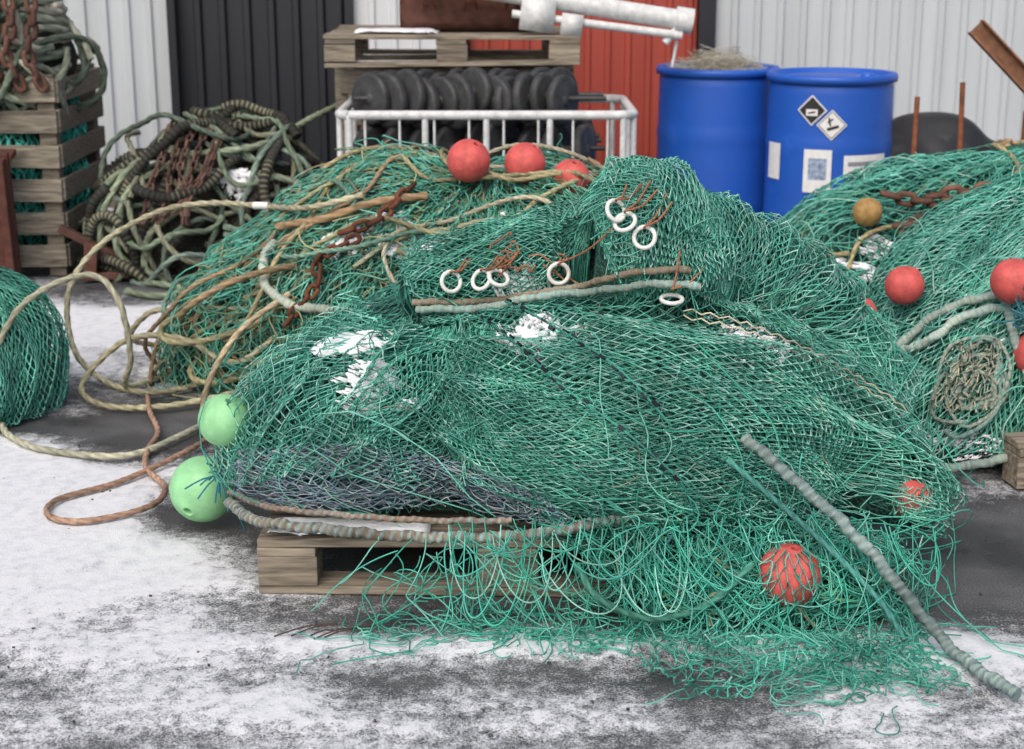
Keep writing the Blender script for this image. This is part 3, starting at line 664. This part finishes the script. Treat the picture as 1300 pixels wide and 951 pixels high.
chain(acc,onsurf([(-.6,5.2,.66),(-.5,5.2,.72),(-.42,5.3,.78),(-.36,5.4,.8)],CB,sdfB,.07)[::2],.009,.06,.04)
chain(acc,onsurf([(-.7,5.2,.3),(-.62,5.2,.42),(-.66,5.2,.52),(-.55,5.2,.6)],CB,sdfB,.07)[::2],.008,.055,.036)
chain(acc,[(-.8,5.15,.05),(-.74,5.12,.12),(-.70,5.15,.2),(-.66,5.2,.3)],.008,.055,.036)
acc.build("rusty_chains",M_rust,mid)
for k,(x,z) in enumerate(((-.5,.74),(-.35,.6),(.02,.68),(-.1,.55),(-.6,.6))):
    snowpatch("snow_on_net",[[(x-.15,5.3,z+.05),(x+.15,5.3,z+.05)],[(x-.15,5.15,z-.04),(x+.15,5.15,z-.04)]],60,CB,sdfB,.022,mid,.50,20+k,14)

# ================================================================ RIGHT PILE (near)
rp=empty("fishing_net_pile.002"); CRP=(1.75,5.0,.15)
sdfR=make_sdf([('e',(1.78,5.0,.28),(.60,.55,.52)),('e',(1.5,4.85,.2),(.36,.4,.38)),('e',(1.35,4.75,.05),(.25,.3,.2))],.08,None,None,.024,51)
core("inner_bundle",CRP,sdfR,-.04,M_core_g,rp)
acc=Acc()
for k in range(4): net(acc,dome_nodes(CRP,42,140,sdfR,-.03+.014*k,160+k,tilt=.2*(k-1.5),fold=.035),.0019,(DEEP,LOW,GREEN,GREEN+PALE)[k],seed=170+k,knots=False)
st=lambda r_,n:np.array(CRP)+nrm(np.stack([-np.abs(r_.normal(size=n)),-np.abs(r_.normal(size=n)),np.abs(r_.normal(size=n))*.7],-1))*.8
P=tangle(90,CRP,sdfR,st,16,.03,.4,(0,.05),24); tubes(acc,P,.0022,4,palette(len(P),GREEN+PALE))
acc.build("green_netting",M_net,rp)
acc=Acc()
for pts in ([(1.12,4.8,.04),(1.16,4.72,.2),(1.22,4.65,.38),(1.30,4.58,.52),(1.42,4.5,.62),(1.6,4.5,.68),(1.85,4.5,.72)],[(1.40,4.5,.63),(1.42,4.42,.50),(1.47,4.38,.36),(1.52,4.38,.2),(1.55,4.38,.03)],[(1.10,4.75,.03),(1.2,4.6,.07),(1.35,4.45,.06),(1.5,4.4,.08),(1.75,4.38,.1)],[(1.18,4.7,.30),(1.28,4.6,.38),(1.30,4.55,.47),(1.40,4.5,.54),(1.47,4.48,.50)]):
    p=onsurf(pts,CRP,sdfR,.046); rope(acc,p[::3],.014,(.24,.38,.36),'lash',(.34,.40,.36))
for k in range(7):
    R1=.115-.012*k; ph=rng.uniform(0,6); ox,oz=rng.normal()*.012,rng.normal()*.012
    pts=[(1.36+ox+(R1+.014*math.sin(3*a+ph))*math.cos(a+ph),4.5-.01*k,.30+oz+(R1+.014*math.sin(2*a+k))*1.25*math.sin(a+ph)) for a in np.linspace(0,5.6,14)]
    rope(acc,march(CRP,catmull(pts,.05),sdfR,.04+.006*rng.random()),.005+.002*rng.random(),[(.36,.40,.30),(.20,.36,.32),(.42,.40,.28)][k%3],'lash',(.20,.28,.26))
i,j=np.meshgrid(np.arange(9),np.arange(12),indexing='ij'); jj=j+.5*(i%2)
P=np.stack([1.26+.018*jj,4.5+0*jj,.21+.024*i],-1); net(acc,march(CRP,P,sdfR,.052),.0026,[(.42,.44,.34),(.32,.38,.32),(.5,.48,.36)],drop=.12,jit=.006,sag=.15,seed=5)
for k in range(18):
    b=np.array([1.5,4.42,.49]); rope(acc,[b,b+rng.normal(size=3)*.03,b+rng.normal(size=3)*.06],.003,(.06,.24,.30),'plain')
acc.build("ropes",M_rope,rp)
for k,(x,z) in enumerate(((1.35,.45),(1.3,.12),(1.45,.1),(1.5,.75))):
    snowpatch("snow_on_net",[[(x-.1,4.6,z+.05),(x+.1,4.5,z+.05)],[(x-.1,4.55,z-.04),(x+.1,4.4,z-.04)]],60,CRP,sdfR,.01,rp,.54,40+k,14)
pallet("wooden_pallet.001",2.0,4.82,.002,1.2,.8,.15,4)

# ================================================================ RIGHT PILE (far)
rf=empty("fishing_net_pile.003"); CF_=(1.95,6.3,.0)
sdfF=make_sdf([('e',(1.9,6.3,.2),(.85,.55,.50)),('e',(1.3,6.1,.15),(.35,.4,.40)),('e',(2.3,6.2,.3),(.6,.5,.46)),('e',(1.25,5.7,.05),(.3,.35,.3))],.1,None,None,.034,61)
core("inner_bundle",CF_,sdfF,-.05,M_core_g,rf)
acc=Acc()
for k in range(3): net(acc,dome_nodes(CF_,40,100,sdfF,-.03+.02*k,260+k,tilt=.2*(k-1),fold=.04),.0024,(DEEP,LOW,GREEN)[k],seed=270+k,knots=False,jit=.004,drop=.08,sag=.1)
st=lambda r_,n:np.array(CF_)+nrm(np.stack([r_.normal(size=n)*1.3,-np.abs(r_.normal(size=n)),np.abs(r_.normal(size=n))*.7],-1))*.8
P=tangle(260,CF_,sdfF,st,16,.035,.5,(0,.05),34); tubes(acc,P,.0028,4,palette(len(P),GREEN+PALE+OLIVE))
acc.build("green_netting",M_net,rf)
acc=Acc(); P=tangle(22,CF_,sdfF,st,26,.05,.3,(.01,.05),35)
for k in range(len(P)): rope(acc,P[k],.009,[(.42,.36,.2),(.36,.26,.16),(.2,.34,.26)][k%3],'twist')
p=onsurf([(1.4,5.8,.55),(1.5,5.8,.5),(1.7,5.8,.52),(1.8,5.8,.65),(2.1,5.8,.72)],CF_,sdfF,.06); rope(acc,p[::4],.012,(.42,.25,.14),'twist')
acc.build("ropes",M_rope,rf)
acc=Acc()
for pts in ([(1.40,5.9,.66),(1.7,5.8,.66),(1.95,5.8,.74),(2.3,5.8,.72)],[(1.6,5.9,.62),(1.8,5.8,.72),(2.1,5.8,.68),(2.4,5.8,.64)],[(1.45,5.8,.54),(1.75,5.8,.60),(2.0,5.8,.66),(2.2,5.8,.66)]):
    q=march(CF_,catmull(pts,.05),sdfF,.10); chain(acc,q,.012,.08,.054,(.14,.07,.05))
acc.build("rusty_chains",M_rust,rf)
for k,(x,z) in enumerate(((1.35,.5),(1.6,.45),(1.5,.6),(1.9,.55),(1.3,.35),(2.0,.4))):
    snowpatch("snow_on_net",[[(x-.16,5.8,z+.06),(x+.16,5.8,z+.06)],[(x-.16,5.7,z-.05),(x+.16,5.7,z-.05)]],60,CF_,sdfF,.026,rf,.48,60+k,12)

# ================================================================ LEFT PILE
lp=empty("fishing_net_pile.004"); CL=(-1.94,5.2,.05)
sdfL=make_sdf([('e',(-1.90,5.2,.12),(.35,.38,.36)),('e',(-2.1,5.3,.2),(.4,.4,.33))],.08,None,None,.022,71)
core("inner_bundle",CL,sdfL,-.035,M_core_g,lp,(50,100))
acc=Acc()
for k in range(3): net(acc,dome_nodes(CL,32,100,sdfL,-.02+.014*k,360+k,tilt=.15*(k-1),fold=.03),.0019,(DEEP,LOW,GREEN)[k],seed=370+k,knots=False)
acc.build("green_netting",M_net,lp)

# ================================================================ LOOSE ROPES ON SNOW
def rope_obj(name,pts,r_,col,kind='twist',c2=None):
    a=Acc(); rope(a,pts,r_,col,kind,c2); return a.build(name,M_rope)
YR=(.50,.47,.33)
rope_obj("loose_rope",[(-.5,5.3,.72),(-.7,5.4,.66),(-.86,5.6,.63),(-1.1,5.75,.62),(-1.31,5.8,.58),(-1.53,5.8,.46),(-1.62,5.65,.32),(-1.58,5.5,.14),(-1.47,5.45,.03),(-1.27,5.3,.025),(-1.1,5.4,.03),(-.9,5.4,.1),(-.8,5.3,.2)],.0105,YR)
rope_obj("loose_rope",[(-1.85,4.9,.05),(-1.72,4.95,.2),(-1.6,5.05,.4),(-1.43,5.2,.465),(-1.33,5.2,.38),(-1.30,5.2,.18),(-1.36,5.35,.035),(-1.25,5.55,.03),(-1.12,5.6,.1),(-1.0,5.5,.2)],.0105,(.5,.49,.36))
rope_obj("loose_rope",[(-2.0,5.3,.02),(-1.72,5.0,.022),(-1.6,4.8,.022),(-1.45,4.66,.022),(-1.19,4.60,.022),(-1.06,4.8,.022),(-.97,5.05,.03),(-.87,5.25,.1)],.0105,(.5,.5,.38))
rope_obj("loose_rope",[(-1.27,5.28,.02),(-1.21,5.05,.03),(-1.14,4.85,.02),(-1.13,4.66,.022),(-1.095,4.48,.022),(-1.0,4.3,.022),(-1.015,4.14,.022),(-1.16,4.03,.022),(-1.27,4.07,.022),(-1.285,4.2,.022),(-1.15,4.35,.022),(-1.03,4.56,.028),(-.975,4.76,.02),(-.95,4.95,.03),(-.9,5.1,.08)],.0085,(.48,.31,.22))
rope_obj("loose_rope",[(-.9,5.5,.3),(-1.12,5.6,.22),(-1.3,5.6,.25),(-1.42,5.7,.12),(-1.3,5.95,.03),(-1.1,6.1,.03)],.0105,YR)
rope_obj("loose_rope",[(-.8,5.2,.25),(-.95,5.2,.16),(-1.15,5.3,.22),(-1.35,5.35,.2),(-1.5,5.3,.06),(-1.4,5.15,.025),(-1.2,5.12,.025),(-1.0,5.2,.04),(-.85,5.15,.1)],.0105,(.48,.45,.3))
rope_obj("loose_rope",[(-.75,5.2,.4),(-.9,5.1,.3),(-1.0,5.05,.15),(-1.02,5.0,.03),(-.92,4.9,.025),(-.8,4.95,.05)],.010,(.5,.42,.28))
a=Acc(); rope(a,[(-.93,5.645,.628),(-.90,5.63,.63),(-.87,5.61,.632)],.0135,(.8,.8,.78),'plain'); a.build("rope_tape",M_rope)
bpy.data.objects["rope_tape"].parent=bpy.data.objects["loose_rope"]

# ================================================================ BLUE DRUMS
def drum(name,x,y,seed,open_top):
    H=.95; r=.295
    prof=[(0,.012),(r-.03,.012),(r-.008,.0),(r-.002,.02)]
    for z in np.linspace(.05,.90,26):
        rr=r*(.985+.015*math.sin((z-.05)/.85*PI)); 
        for zc in (.30,.62): rr+=.007*math.exp(-((z-zc)/.015)**2)
        prof.append((rr,z))
    prof+=[(r-.012,.915),(r+.012,.918),(r+.014,.945),(r+.004,.955),(r-.018,.953),(r-.02,.93)]
    e=empty(name,(x,y,0))
    if open_top: prof+=[(r-.022,.5),(r-.022,.35)]
    else: prof+=[(r-.05,.925),(r-.06,.935),(.10,.94),(0,.94)]
    V,F=lathe(prof,72); o=mesh_np("drum_body",V,F,M_blue,None,e); return e
def decal(par,name,phi,zc,w,h_,rot,mat,rad=.3005,n=10):
    s=np.linspace(-.5,.5,n); A_,B_=np.meshgrid(s,s,indexing='ij'); x=A_*w; z=B_*h_; c,sn=math.cos(rot),math.sin(rot)
    x,z=x*c-z*sn,x*sn+z*c; ph=math.radians(phi)+x/rad
    V=np.stack([rad*np.sin(ph),-rad*np.cos(ph),zc+z],-1); i,j=np.meshgrid(np.arange(n-1),np.arange(n-1),indexing='ij')
    mesh_np(name,V,np.stack([i*n+j,(i+1)*n+j,(i+1)*n+j+1,i*n+j+1],-1).reshape(-1,4),mat,None,par)
d1=drum("blue_plastic_drum",1.03,8.0,0,True); d2=drum("blue_plastic_drum.001",1.52,7.6,1,False)
q=PI/4
decal(d2,"hazard_label",-27,.80,.10,.10,q,M_label); decal(d2,"hazard_label_print",-27,.80,.088,.088,q,M_black,.3015); 
decal(d2,"hazard_label_stripe",-27,.79,.055,.03,0,M_label,.3025); decal(d2,"hazard_label_mark",-27,.79,.035,.008,.2,M_black,.3032)
decal(d2,"hazard_label_b",-9,.735,.10,.10,q,M_label); decal(d2,"hazard_frame_b",-9,.735,.09,.09,q,M_black,.3012); decal(d2,"hazard_inner_b",-9,.735,.083,.083,q,M_label,.302); decal(d2,"hazard_fish_b",-8,.722,.055,.014,.3,M_black,.303); decal(d2,"hazard_tree_b",-11,.75,.008,.04,.2,M_black,.303); decal(d2,"hazard_branch_b",-10.5,.755,.03,.007,.6,M_black,.3034)
decal(d2,"paper_label",-20,.52,.13,.20,0,M_label); decal(d2,"paper_label_print",-20,.53,.085,.10,.0,plastic("label_print",(.35,.45,.62),.6,.7,60),.3015)
decal(d2,"paper_label_b",26,.545,.24,.10,0,M_label); decal(d2,"paper_label_b_print",26,.555,.20,.02,0,plastic("label_print2",(.3,.35,.4),.6,.8,120),.3015)
decal(d2,"paper_label_c",-68,.55,.10,.17,0,M_label)
V,F=lathe([(0,.02),(.03,.02),(.032,.01),(.035,0)],16); mesh_np("bung",V+np.array([.15,-.1,.935]),F,M_blue,None,d2)
acc=Acc(); rs=np.random.default_rng(5); n=220; t=np.linspace(0,1,16)[None,:]
a0=rs.uniform(0,6.28,(n,1)); r0=rs.uniform(0,.2,(n,1))
P=np.stack([r0*np.cos(a0)+.09*np.sin(t*rs.uniform(3,9,(n,1))+a0),r0*np.sin(a0)+.07*np.cos(t*rs.uniform(3,9,(n,1))+a0*2),.92+.14*np.sin(t*PI)*rs.random((n,1))*(1-r0/.3)+0*a0],-1)
tubes(acc,P,.0014,3,palette(n,[(.6,.57,.48),(.7,.68,.6),(.4,.38,.3)])); acc.build("tangled_line",M_net,d1)
V,F=lathe([(0,.90),(.15,.90),(.262,.86)],40); mesh_np("drum_contents",V,F,M_core_y,None,d1)

# ================================================================ CAGE WITH RUBBER DISCS
cage=empty("tubular_steel_cage"); acc=Acc()
x0,x1,y0,y1,zt=-.78,.55,7.12,7.92,.80
def bar(a,b,r_,ac=None,col=(.62,.64,.66)): rope(ac or acc,[a,tuple((np.array(a)+b)/2),b],r_,col,'plain',smoothpts=False,ds=.08)
ring=[(x0+.05,y0,zt),(x1-.05,y0,zt),(x1,y0+.05,zt),(x1,y1-.05,zt),(x1-.05,y1,zt),(x0+.05,y1,zt),(x0,y1-.05,zt),(x0,y0+.05,zt),(x0+.05,y0,zt)]
for z in (zt,.45,.12):
    rope(acc,[(a,b,z) for a,b,_ in ring],.021 if z==zt else .013,(.62,.64,.66),'plain',smoothpts=False,ds=.02)
for x in (x0+.05,x0+.39,x0+.665,x0+.95,x1-.05):
    bar((x,y0,zt),(x,y0,.02),.015); bar((x,y1,zt),(x,y1,.02),.014)
for x in np.linspace(x0+.12,x1-.12,8): bar((x,y0,zt),(x,y0,.45),.006)
for y in (y0+.05,(y0+y1)/2,y1-.05): bar((x0,y,zt),(x0,y,.02),.014); bar((x1,y,zt),(x1,y,.02),.014)
acc.build("tube_frame",M_white,cage)
discs=empty("rubber_bobbin_discs"); acc=Acc(); rs=np.random.default_rng(9)
pr=lambda r_:[(.0,-.026),(r_*.20,-.026),(r_*.22,-.020),(r_*.26,-.017),(r_*.86,-.022),(r_*.96,-.018),(r_,-.010),(r_,.010),(r_*.96,.018),(r_*.86,.022),(r_*.26,.017),(r_*.22,.020),(r_*.20,.026),(0,.026)]
for zl,n_,ys_ in ((.15,8,(7.3,7.6,7.8)),(.4,8,(7.3,7.6,7.8)),(.63,9,(7.3,7.6,7.8)),(.86,12,(7.27,7.46))):
    for yy in ys_:
        grp=.9
        for k in range(n_):
            if k%4==0: grp=rs.uniform(.3,.8)*(1 if rs.random()<.75 else -1)
            r_=rs.uniform(.108,.128); x=x0+.12+(x1-x0-.24)*(k+.3*rs.random())/n_*(.88 if zl>.8 else 1)
            V,F=lathe(pr(r_),32); R=rotm(PI/2+rs.normal()*.06,0,PI/2-grp+rs.normal()*.06)
            acc.add(V@R.T+np.array([x,yy+rs.normal()*.015,zl+rs.normal()*.012]),F,np.array([.03,.03,.03])*rs.uniform(.6,2))
    for yy in ys_:   # wire through the discs
        rope(acc,[(x0+.06,yy,zl),(0,yy,zl),(x1-.12,yy,zl)],.012,(.05,.05,.05),'plain',smoothpts=False)
acc.build("discs",M_rubber,discs)
pallet("wooden_pallet.002",-.29,8.0,.985,1.2,.95,.02,6)
acc=Acc()
for k in range(6):
    for yy in (8.02,8.5): box(acc,(-.29,yy,.10+.155*k),(1.15,.022,.12),None,np.ones(3)*rs.uniform(.6,1.1))
for x in (-.86,-.29,.28):
    for yy in (8.05,8.47): box(acc,(x,yy,.49),(.06,.04,.975),None,np.ones(3)*.8)
o=acc.build("slatted_timber_crate",M_wood,None,False); bevel(o,.003)
tr=empty("rusty_steel_trough"); acc=Acc()
prof=[(-.14,.20),(-.15,.06),(-.10,.0),(.10,.0),(.15,.06),(.14,.20)]
xs=np.array([-.54,-.50,.07,.11])
V=[];
for x in xs:
    s=.93 if x in (-.54,.11) else 1
    for (y,z) in prof: V.append((x,7.9+y*s,1.135+z))
V=np.array(V); F=[]
for a in range(3):
    for b in range(5): F.append([a*6+b,a*6+b+1,(a+1)*6+b+1,(a+1)*6+b])
F+=[[0,1,4,5],[1,2,3,4],[18,19,22,23],[19,20,21,22]]
acc.add(V,np.array(F),np.array([.13,.06,.045]))
box(acc,(-.215,7.755,1.33),(.68,.02,.03),None,(.12,.04,.03)); box(acc,(-.215,8.045,1.33),(.68,.02,.03),None,(.12,.04,.03))
for x in (-.4,-.2,.0): rope(acc,[(x-.03,7.73,1.24),(x-.02,7.70,1.27),(x+.02,7.70,1.27),(x+.03,7.73,1.24)],.008,(.12,.045,.03),'plain')
acc.build("trough_body",M_rust,tr)
wp=empty("white_steel_post"); acc=Acc()
wc=(.74,.75,.74)
bar((-.52,7.62,1.395),(.80,7.60,1.195),.048,acc,wc); bar((.77,7.60,1.20),(.85,7.60,1.188),.062,acc,wc)
bar((.0,7.58,1.225),(.80,7.57,1.125),.02,acc,wc); bar((.72,7.58,1.09),(.84,7.59,1.23),.02,acc,wc)
box(acc,(.12,7.56,1.22),(.16,.03,.15),rotm(0,.12,0),wc); box(acc,(.28,7.55,1.175),(.10,.02,.10),rotm(0,.12,0),wc)
bar((.78,7.6,1.1),(.76,7.6,.98),.008,acc,(.2,.1,.07)); bar((-.42,7.5,1.38),(-.38,7.9,1.34),.03,acc,wc)
acc.build("post_tube",M_white,wp)
snowslab("snow_on_cage_load",-.75,-.35,7.55,7.8,1.133,5,cage,.3)

# ================================================================ GROUND GEAR PILE (back left)
gg=empty("ground_gear_rope_pile"); CG=(-1.5,7.7,.0)
sdfG=make_sdf([('e',(-1.55,7.75,.10),(.46,.42,.46)),('e',(-1.25,7.75,.12),(.42,.4,.46)),('e',(-1.6,7.6,.3),(.25,.3,.28)),('e',(-1.0,7.8,.1),(.3,.3,.3))],.08,None,None,.05,81)
core("inner_bundle",CG,sdfG,-.06,M_core_k,gg,(50,100))
acc=Acc(); st=lambda r_,n:np.array(CG)+nrm(np.stack([r_.normal(size=n)*1.3+.1,-np.abs(r_.normal(size=n)),np.abs(r_.normal(size=n))*.9],-1))*.6
P=tangle(52,CG,sdfG,st,30,.05,.26,(.0,.10),44)
for k in range(len(P)):
    if k%3==0: rope(acc,P[k],.026,(.20,.20,.14),'cookie',(.03,.03,.028))
    else: rope(acc,P[k],.013,[(.19,.25,.18),(.27,.29,.21),(.12,.16,.13),(.24,.25,.18),(.21,.29,.24)][k%5],'twist')
for pts in ([(-1.95,7.4,.02),(-1.93,7.35,.3),(-1.8,7.4,.52),(-1.65,7.5,.6)],[(-1.75,7.3,.02),(-1.86,7.3,.18),(-1.8,7.35,.42),(-1.6,7.4,.55)],[(-1.6,7.4,.58),(-1.2,7.5,.62),(-1.0,8.0,.7),(-.75,8.4,.8)],[(-1.7,7.2,.02),(-1.55,7.1,.02),(-1.45,7.0,.02),(-1.6,6.9,.02),(-1.75,7.0,.02)],[(-1.2,7.4,.5),(-1.0,7.4,.45),(-.85,7.5,.3),(-.8,7.6,.1)],[(-2.0,7.5,.02),(-2.02,7.4,.25),(-1.85,7.4,.5),(-1.7,7.4,.4),(-1.72,7.25,.1),(-1.6,7.2,.02)]):
    rope(acc,pts,.015,(.28,.34,.24),'twist')
for k in range(5): rope(acc,[(-1.35,7.31,.12+.035*k),(-1.2,7.28,.10+.035*k),(-1.05,7.31,.09+.035*k),(-.9,7.40,.10+.035*k)],.015,(.16,.22,.17),'twist')
acc.build("ropes",M_rope,gg)
acc=Acc()
for k in range(6):
    x=-1.62+.035*k+rng.normal()*.012; top=.54+rng.normal()*.03
    pts=[(x+.06,7.55,top),(x+.02,7.4,top-.10),(x-.02+rng.normal()*.03,7.32,.36),(x-.05+rng.normal()*.04,7.27,.28)]
    chain(acc,march(CG,catmull(pts,.05),sdfG,.09),.007,.05,.034,(.11,.065,.052))
acc.build("rusty_chains",M_rust,gg)
for k,(x,z) in enumerate(((-1.25,.55),(-1.0,.3))):
    snowpatch("snow_on_gear",[[(x-.18,7.4,z+.08),(x+.18,7.4,z+.08)],[(x-.18,7.3,z-.05),(x+.18,7.3,z-.05)]],60,CG,sdfG,.01,gg,.48,80+k,10)

# ================================================================ LEFT CRATE + COILED ROPE
cr=empty("wooden_slatted_crate"); acc=Acc(); X0,X1,Y0,Y1=-2.95,-2.12,7.4,8.2
zz=[.10,.26,.42,.58,.74,.88]
for z in zz:
    k=rng.uniform(.6,1.1); hh=.105
    box(acc,((X0+X1)/2,Y0,z),(X1-X0,.022,hh),rotm(0,rng.normal()*.008,0),(k,k,k*.97)); box(acc,(X1,(Y0+Y1)/2+.01,z),(.022,Y1-Y0,hh),rotm(rng.normal()*.008,0,0),(k*.95,k*.95,k*.9))
    box(acc,((X0+X1)/2,Y1+.02,z),(X1-X0,.022,hh),None,(k,k,k)); box(acc,(X0,(Y0+Y1)/2+.01,z),(.022,Y1-Y0,hh),None,(k,k,k))
for x in (X0+.07,X1-.055):
    for y in (Y0+.06,Y1-.05): box(acc,(x,y,.48),(.08,.08,.95),None,(.75,.73,.7))
o=acc.build("crate_slats",M_wood,cr,False); bevel(o,.003)
sdfC=make_sdf([('e',(-2.54,7.8,.5),(.39,.38,.5)),('e',(-2.54,7.8,.35),(.39,.38,.36)),('e',(-2.52,7.8,.7),(.38,.37,.35))],.1,None,None,.012,91)
core("net_contents",(-2.54,7.8,.5),sdfC,0,M_core_g,cr,(50,100),-1.4)
acc=Acc(); net(acc,dome_nodes((-2.54,7.8,.5),40,80,sdfC,.008,93,emin=-1.3),.006,[(.04,.42,.34),(.08,.50,.42)],knots=False,jit=.01,seed=9); acc.build("net_in_crate",M_net,cr)
rc=empty("coiled_rope_heap"); CC=(-2.5,7.75,.9)
sdfT=make_sdf([('e',(-2.5,7.75,1.05),(.42,.38,.3)),('e',(-2.35,7.65,1.0),(.25,.25,.2))],.1,None,None,.03,95)
core("inner_bundle",CC,sdfT,-.05,M_core_k,rc,(40,80),-.3)
acc=Acc(); st=lambda r_,n:np.array(CC)+nrm(np.stack([r_.normal(size=n)+.4,-np.abs(r_.normal(size=n)),r_.normal(size=n)*.6+.5],-1))*.4
P=tangle(40,CC,sdfT,st,26,.045,.22,(.0,.07),46)
for k in range(len(P)): rope(acc,P[k],.016,[(.40,.43,.34),(.30,.35,.27),(.46,.45,.37),(.14,.18,.14)][k%4],'twist')
for k in range(7):
    pts=[(-2.42+.30*math.cos(a),7.62+.22*math.sin(a),.98+.055*k+.02*math.sin(a*2+k)) for a in np.linspace(-2.8+.2*k,1.2,10)]
    rope(acc,pts,.02,[(.42,.46,.37),(.34,.39,.31),(.5,.49,.42)][k%3],'twist')
acc.build("ropes",M_rope,rc)
acc=Acc()
for x in (-2.37,-2.30,-2.2): chain(acc,[(x,7.38,1.4),(x+.02,7.33,1.2),(x-.01,7.33,1.05),(x+.03,7.36,.92)],.013,.08,.052,(.12,.06,.045))
acc.build("rusty_chains",M_rust,rc)
acc=Acc(); box(acc,(-2.42,7.25,.31),(.22,.05,.62),rotm(.12,0,.1),(.1,.04,.03)); box(acc,(-2.33,7.22,.29),(.035,.13,.62),rotm(.12,0,.1),(.1,.04,.03)); box(acc,(-2.42,7.28,.60),(.24,.12,.03),rotm(.12,0,.1),(.1,.04,.03))
o=acc.build("rusty_steel_trawl_door",M_rust,None,False); bevel(o,.004)
acc=Acc(); box(acc,(-1.98,7.28,.10),(.06,.05,.17),rotm(0,.1,.2),(.12,.05,.04)); box(acc,(-1.9,7.3,.03),(.2,.05,.03),rotm(0,0,.3),(.12,.06,.045)); box(acc,(-2.0,7.35,.18),(.3,.05,.035),rotm(0,.5,.1),(.09,.045,.035))
o=acc.build("rusty_steel_bracket",M_rust,None,False); bevel(o,.003)

# ================================================================ RIGHT BACK SCRAP
acc=Acc(); a=np.array([2.03,7.0,1.19]); b=np.array([3.25,7.1,.0]); c=(a+b)/2; Ln=np.linalg.norm(b-a); ang=math.atan2(a[2]-b[2],b[0]-a[0]); R=rotm(0,ang,0)
box(acc,c,(Ln,.008,.07),R,(.2,.1,.06)); 
for s in (-1,1): box(acc,c+R@np.array([0,0,s*.036]),(Ln,.06,.008),R,(.25,.12,.07))
acc.build("rusty_steel_i_beam",M_rust,None,False)
for k,(x,y,h_,lx) in enumerate(((1.87,7.35,.86,0),(2.09,7.3,.93,-.03),(2.33,7.1,.9,.02),(2.36,7.3,.8,.0))):
    acc=Acc(); bar((x,y,0),(x+lx,y,h_),.012,acc,(.28,.10,.05)); acc.build("rusty_steel_rod",M_rust)
tp=empty("black_tarpaulin_heap"); sdfP=make_sdf([('e',(2.15,7.9,.15),(.55,.35,.54)),('e',(1.9,7.7,.15),(.25,.3,.45))],.06,None,None,.07,101)
core("tarpaulin",(2.05,7.8,.1),sdfP,0,M_tarp,tp,(80,140))
acc=Acc()
for k in range(6):
    c=np.array([-.42+rng.normal()*.05,3.33+rng.normal()*.02,.014]); d=np.array([rng.uniform(.03,.07),rng.uniform(-.01,.03),.004]); rope(acc,[c-d,c+[0,.01,.004],c+d],.0018,(.07,.055,.045),'plain')
acc.build("twig_debris",M_rope)
acc=Acc()
for k in range(90):
    x=rng.uniform(-1.6,1.3); y=rng.uniform(2.9,3.6) if k<50 else rng.uniform(4,5.5); s=rng.uniform(.002,.006)
    if k>=50: x=rng.uniform(-1.7,-.9)
    box(acc,(x,y,.006+s*.3),(s*1.4,s,s*.8),rotm(rng.random(),rng.random(),rng.random()*3),(.07,.065,.06))
acc.build("gravel_bits",M_rust,None,False)

# ================================================================ LIGHT + CAMERA
w=bpy.data.worlds.new("World"); scene.world=w; w.use_nodes=True; nt=w.node_tree
sky=nt.nodes.new("ShaderNodeTexSky"); sky.sky_type='NISHITA'; sky.sun_disc=False; sky.sun_elevation=math.radians(48); sky.sun_rotation=math.radians(200); sky.air_density=1.0; sky.dust_density=5.0; sky.ozone_density=.6
bg=nt.nodes["Background"]; nt.links.new(sky.outputs[0],bg.inputs[0]); bg.inputs[1].default_value=.15
sd=bpy.data.lights.new("sun","SUN"); sd.energy=1.5; sd.angle=math.radians(60); sd.color=(1,.97,.93); so=bpy.data.objects.new("sun",sd); link(so)
so.rotation_euler=(math.radians(42),0,math.radians(-20))
cam=bpy.data.cameras.new("camera"); co=bpy.data.objects.new("camera",cam); link(co)
co.location=(0,0,1.53); co.rotation_euler=(math.radians(90-15.2),0,0); cam.sensor_width=36; cam.lens=55.4; cam.clip_end=1500
cam.dof.use_dof=True; cam.dof.focus_distance=3.9; cam.dof.aperture_fstop=4.5
scene.camera=co
scene.view_settings.view_transform='Standard'; scene.view_settings.look='None'; scene.view_settings.exposure=0
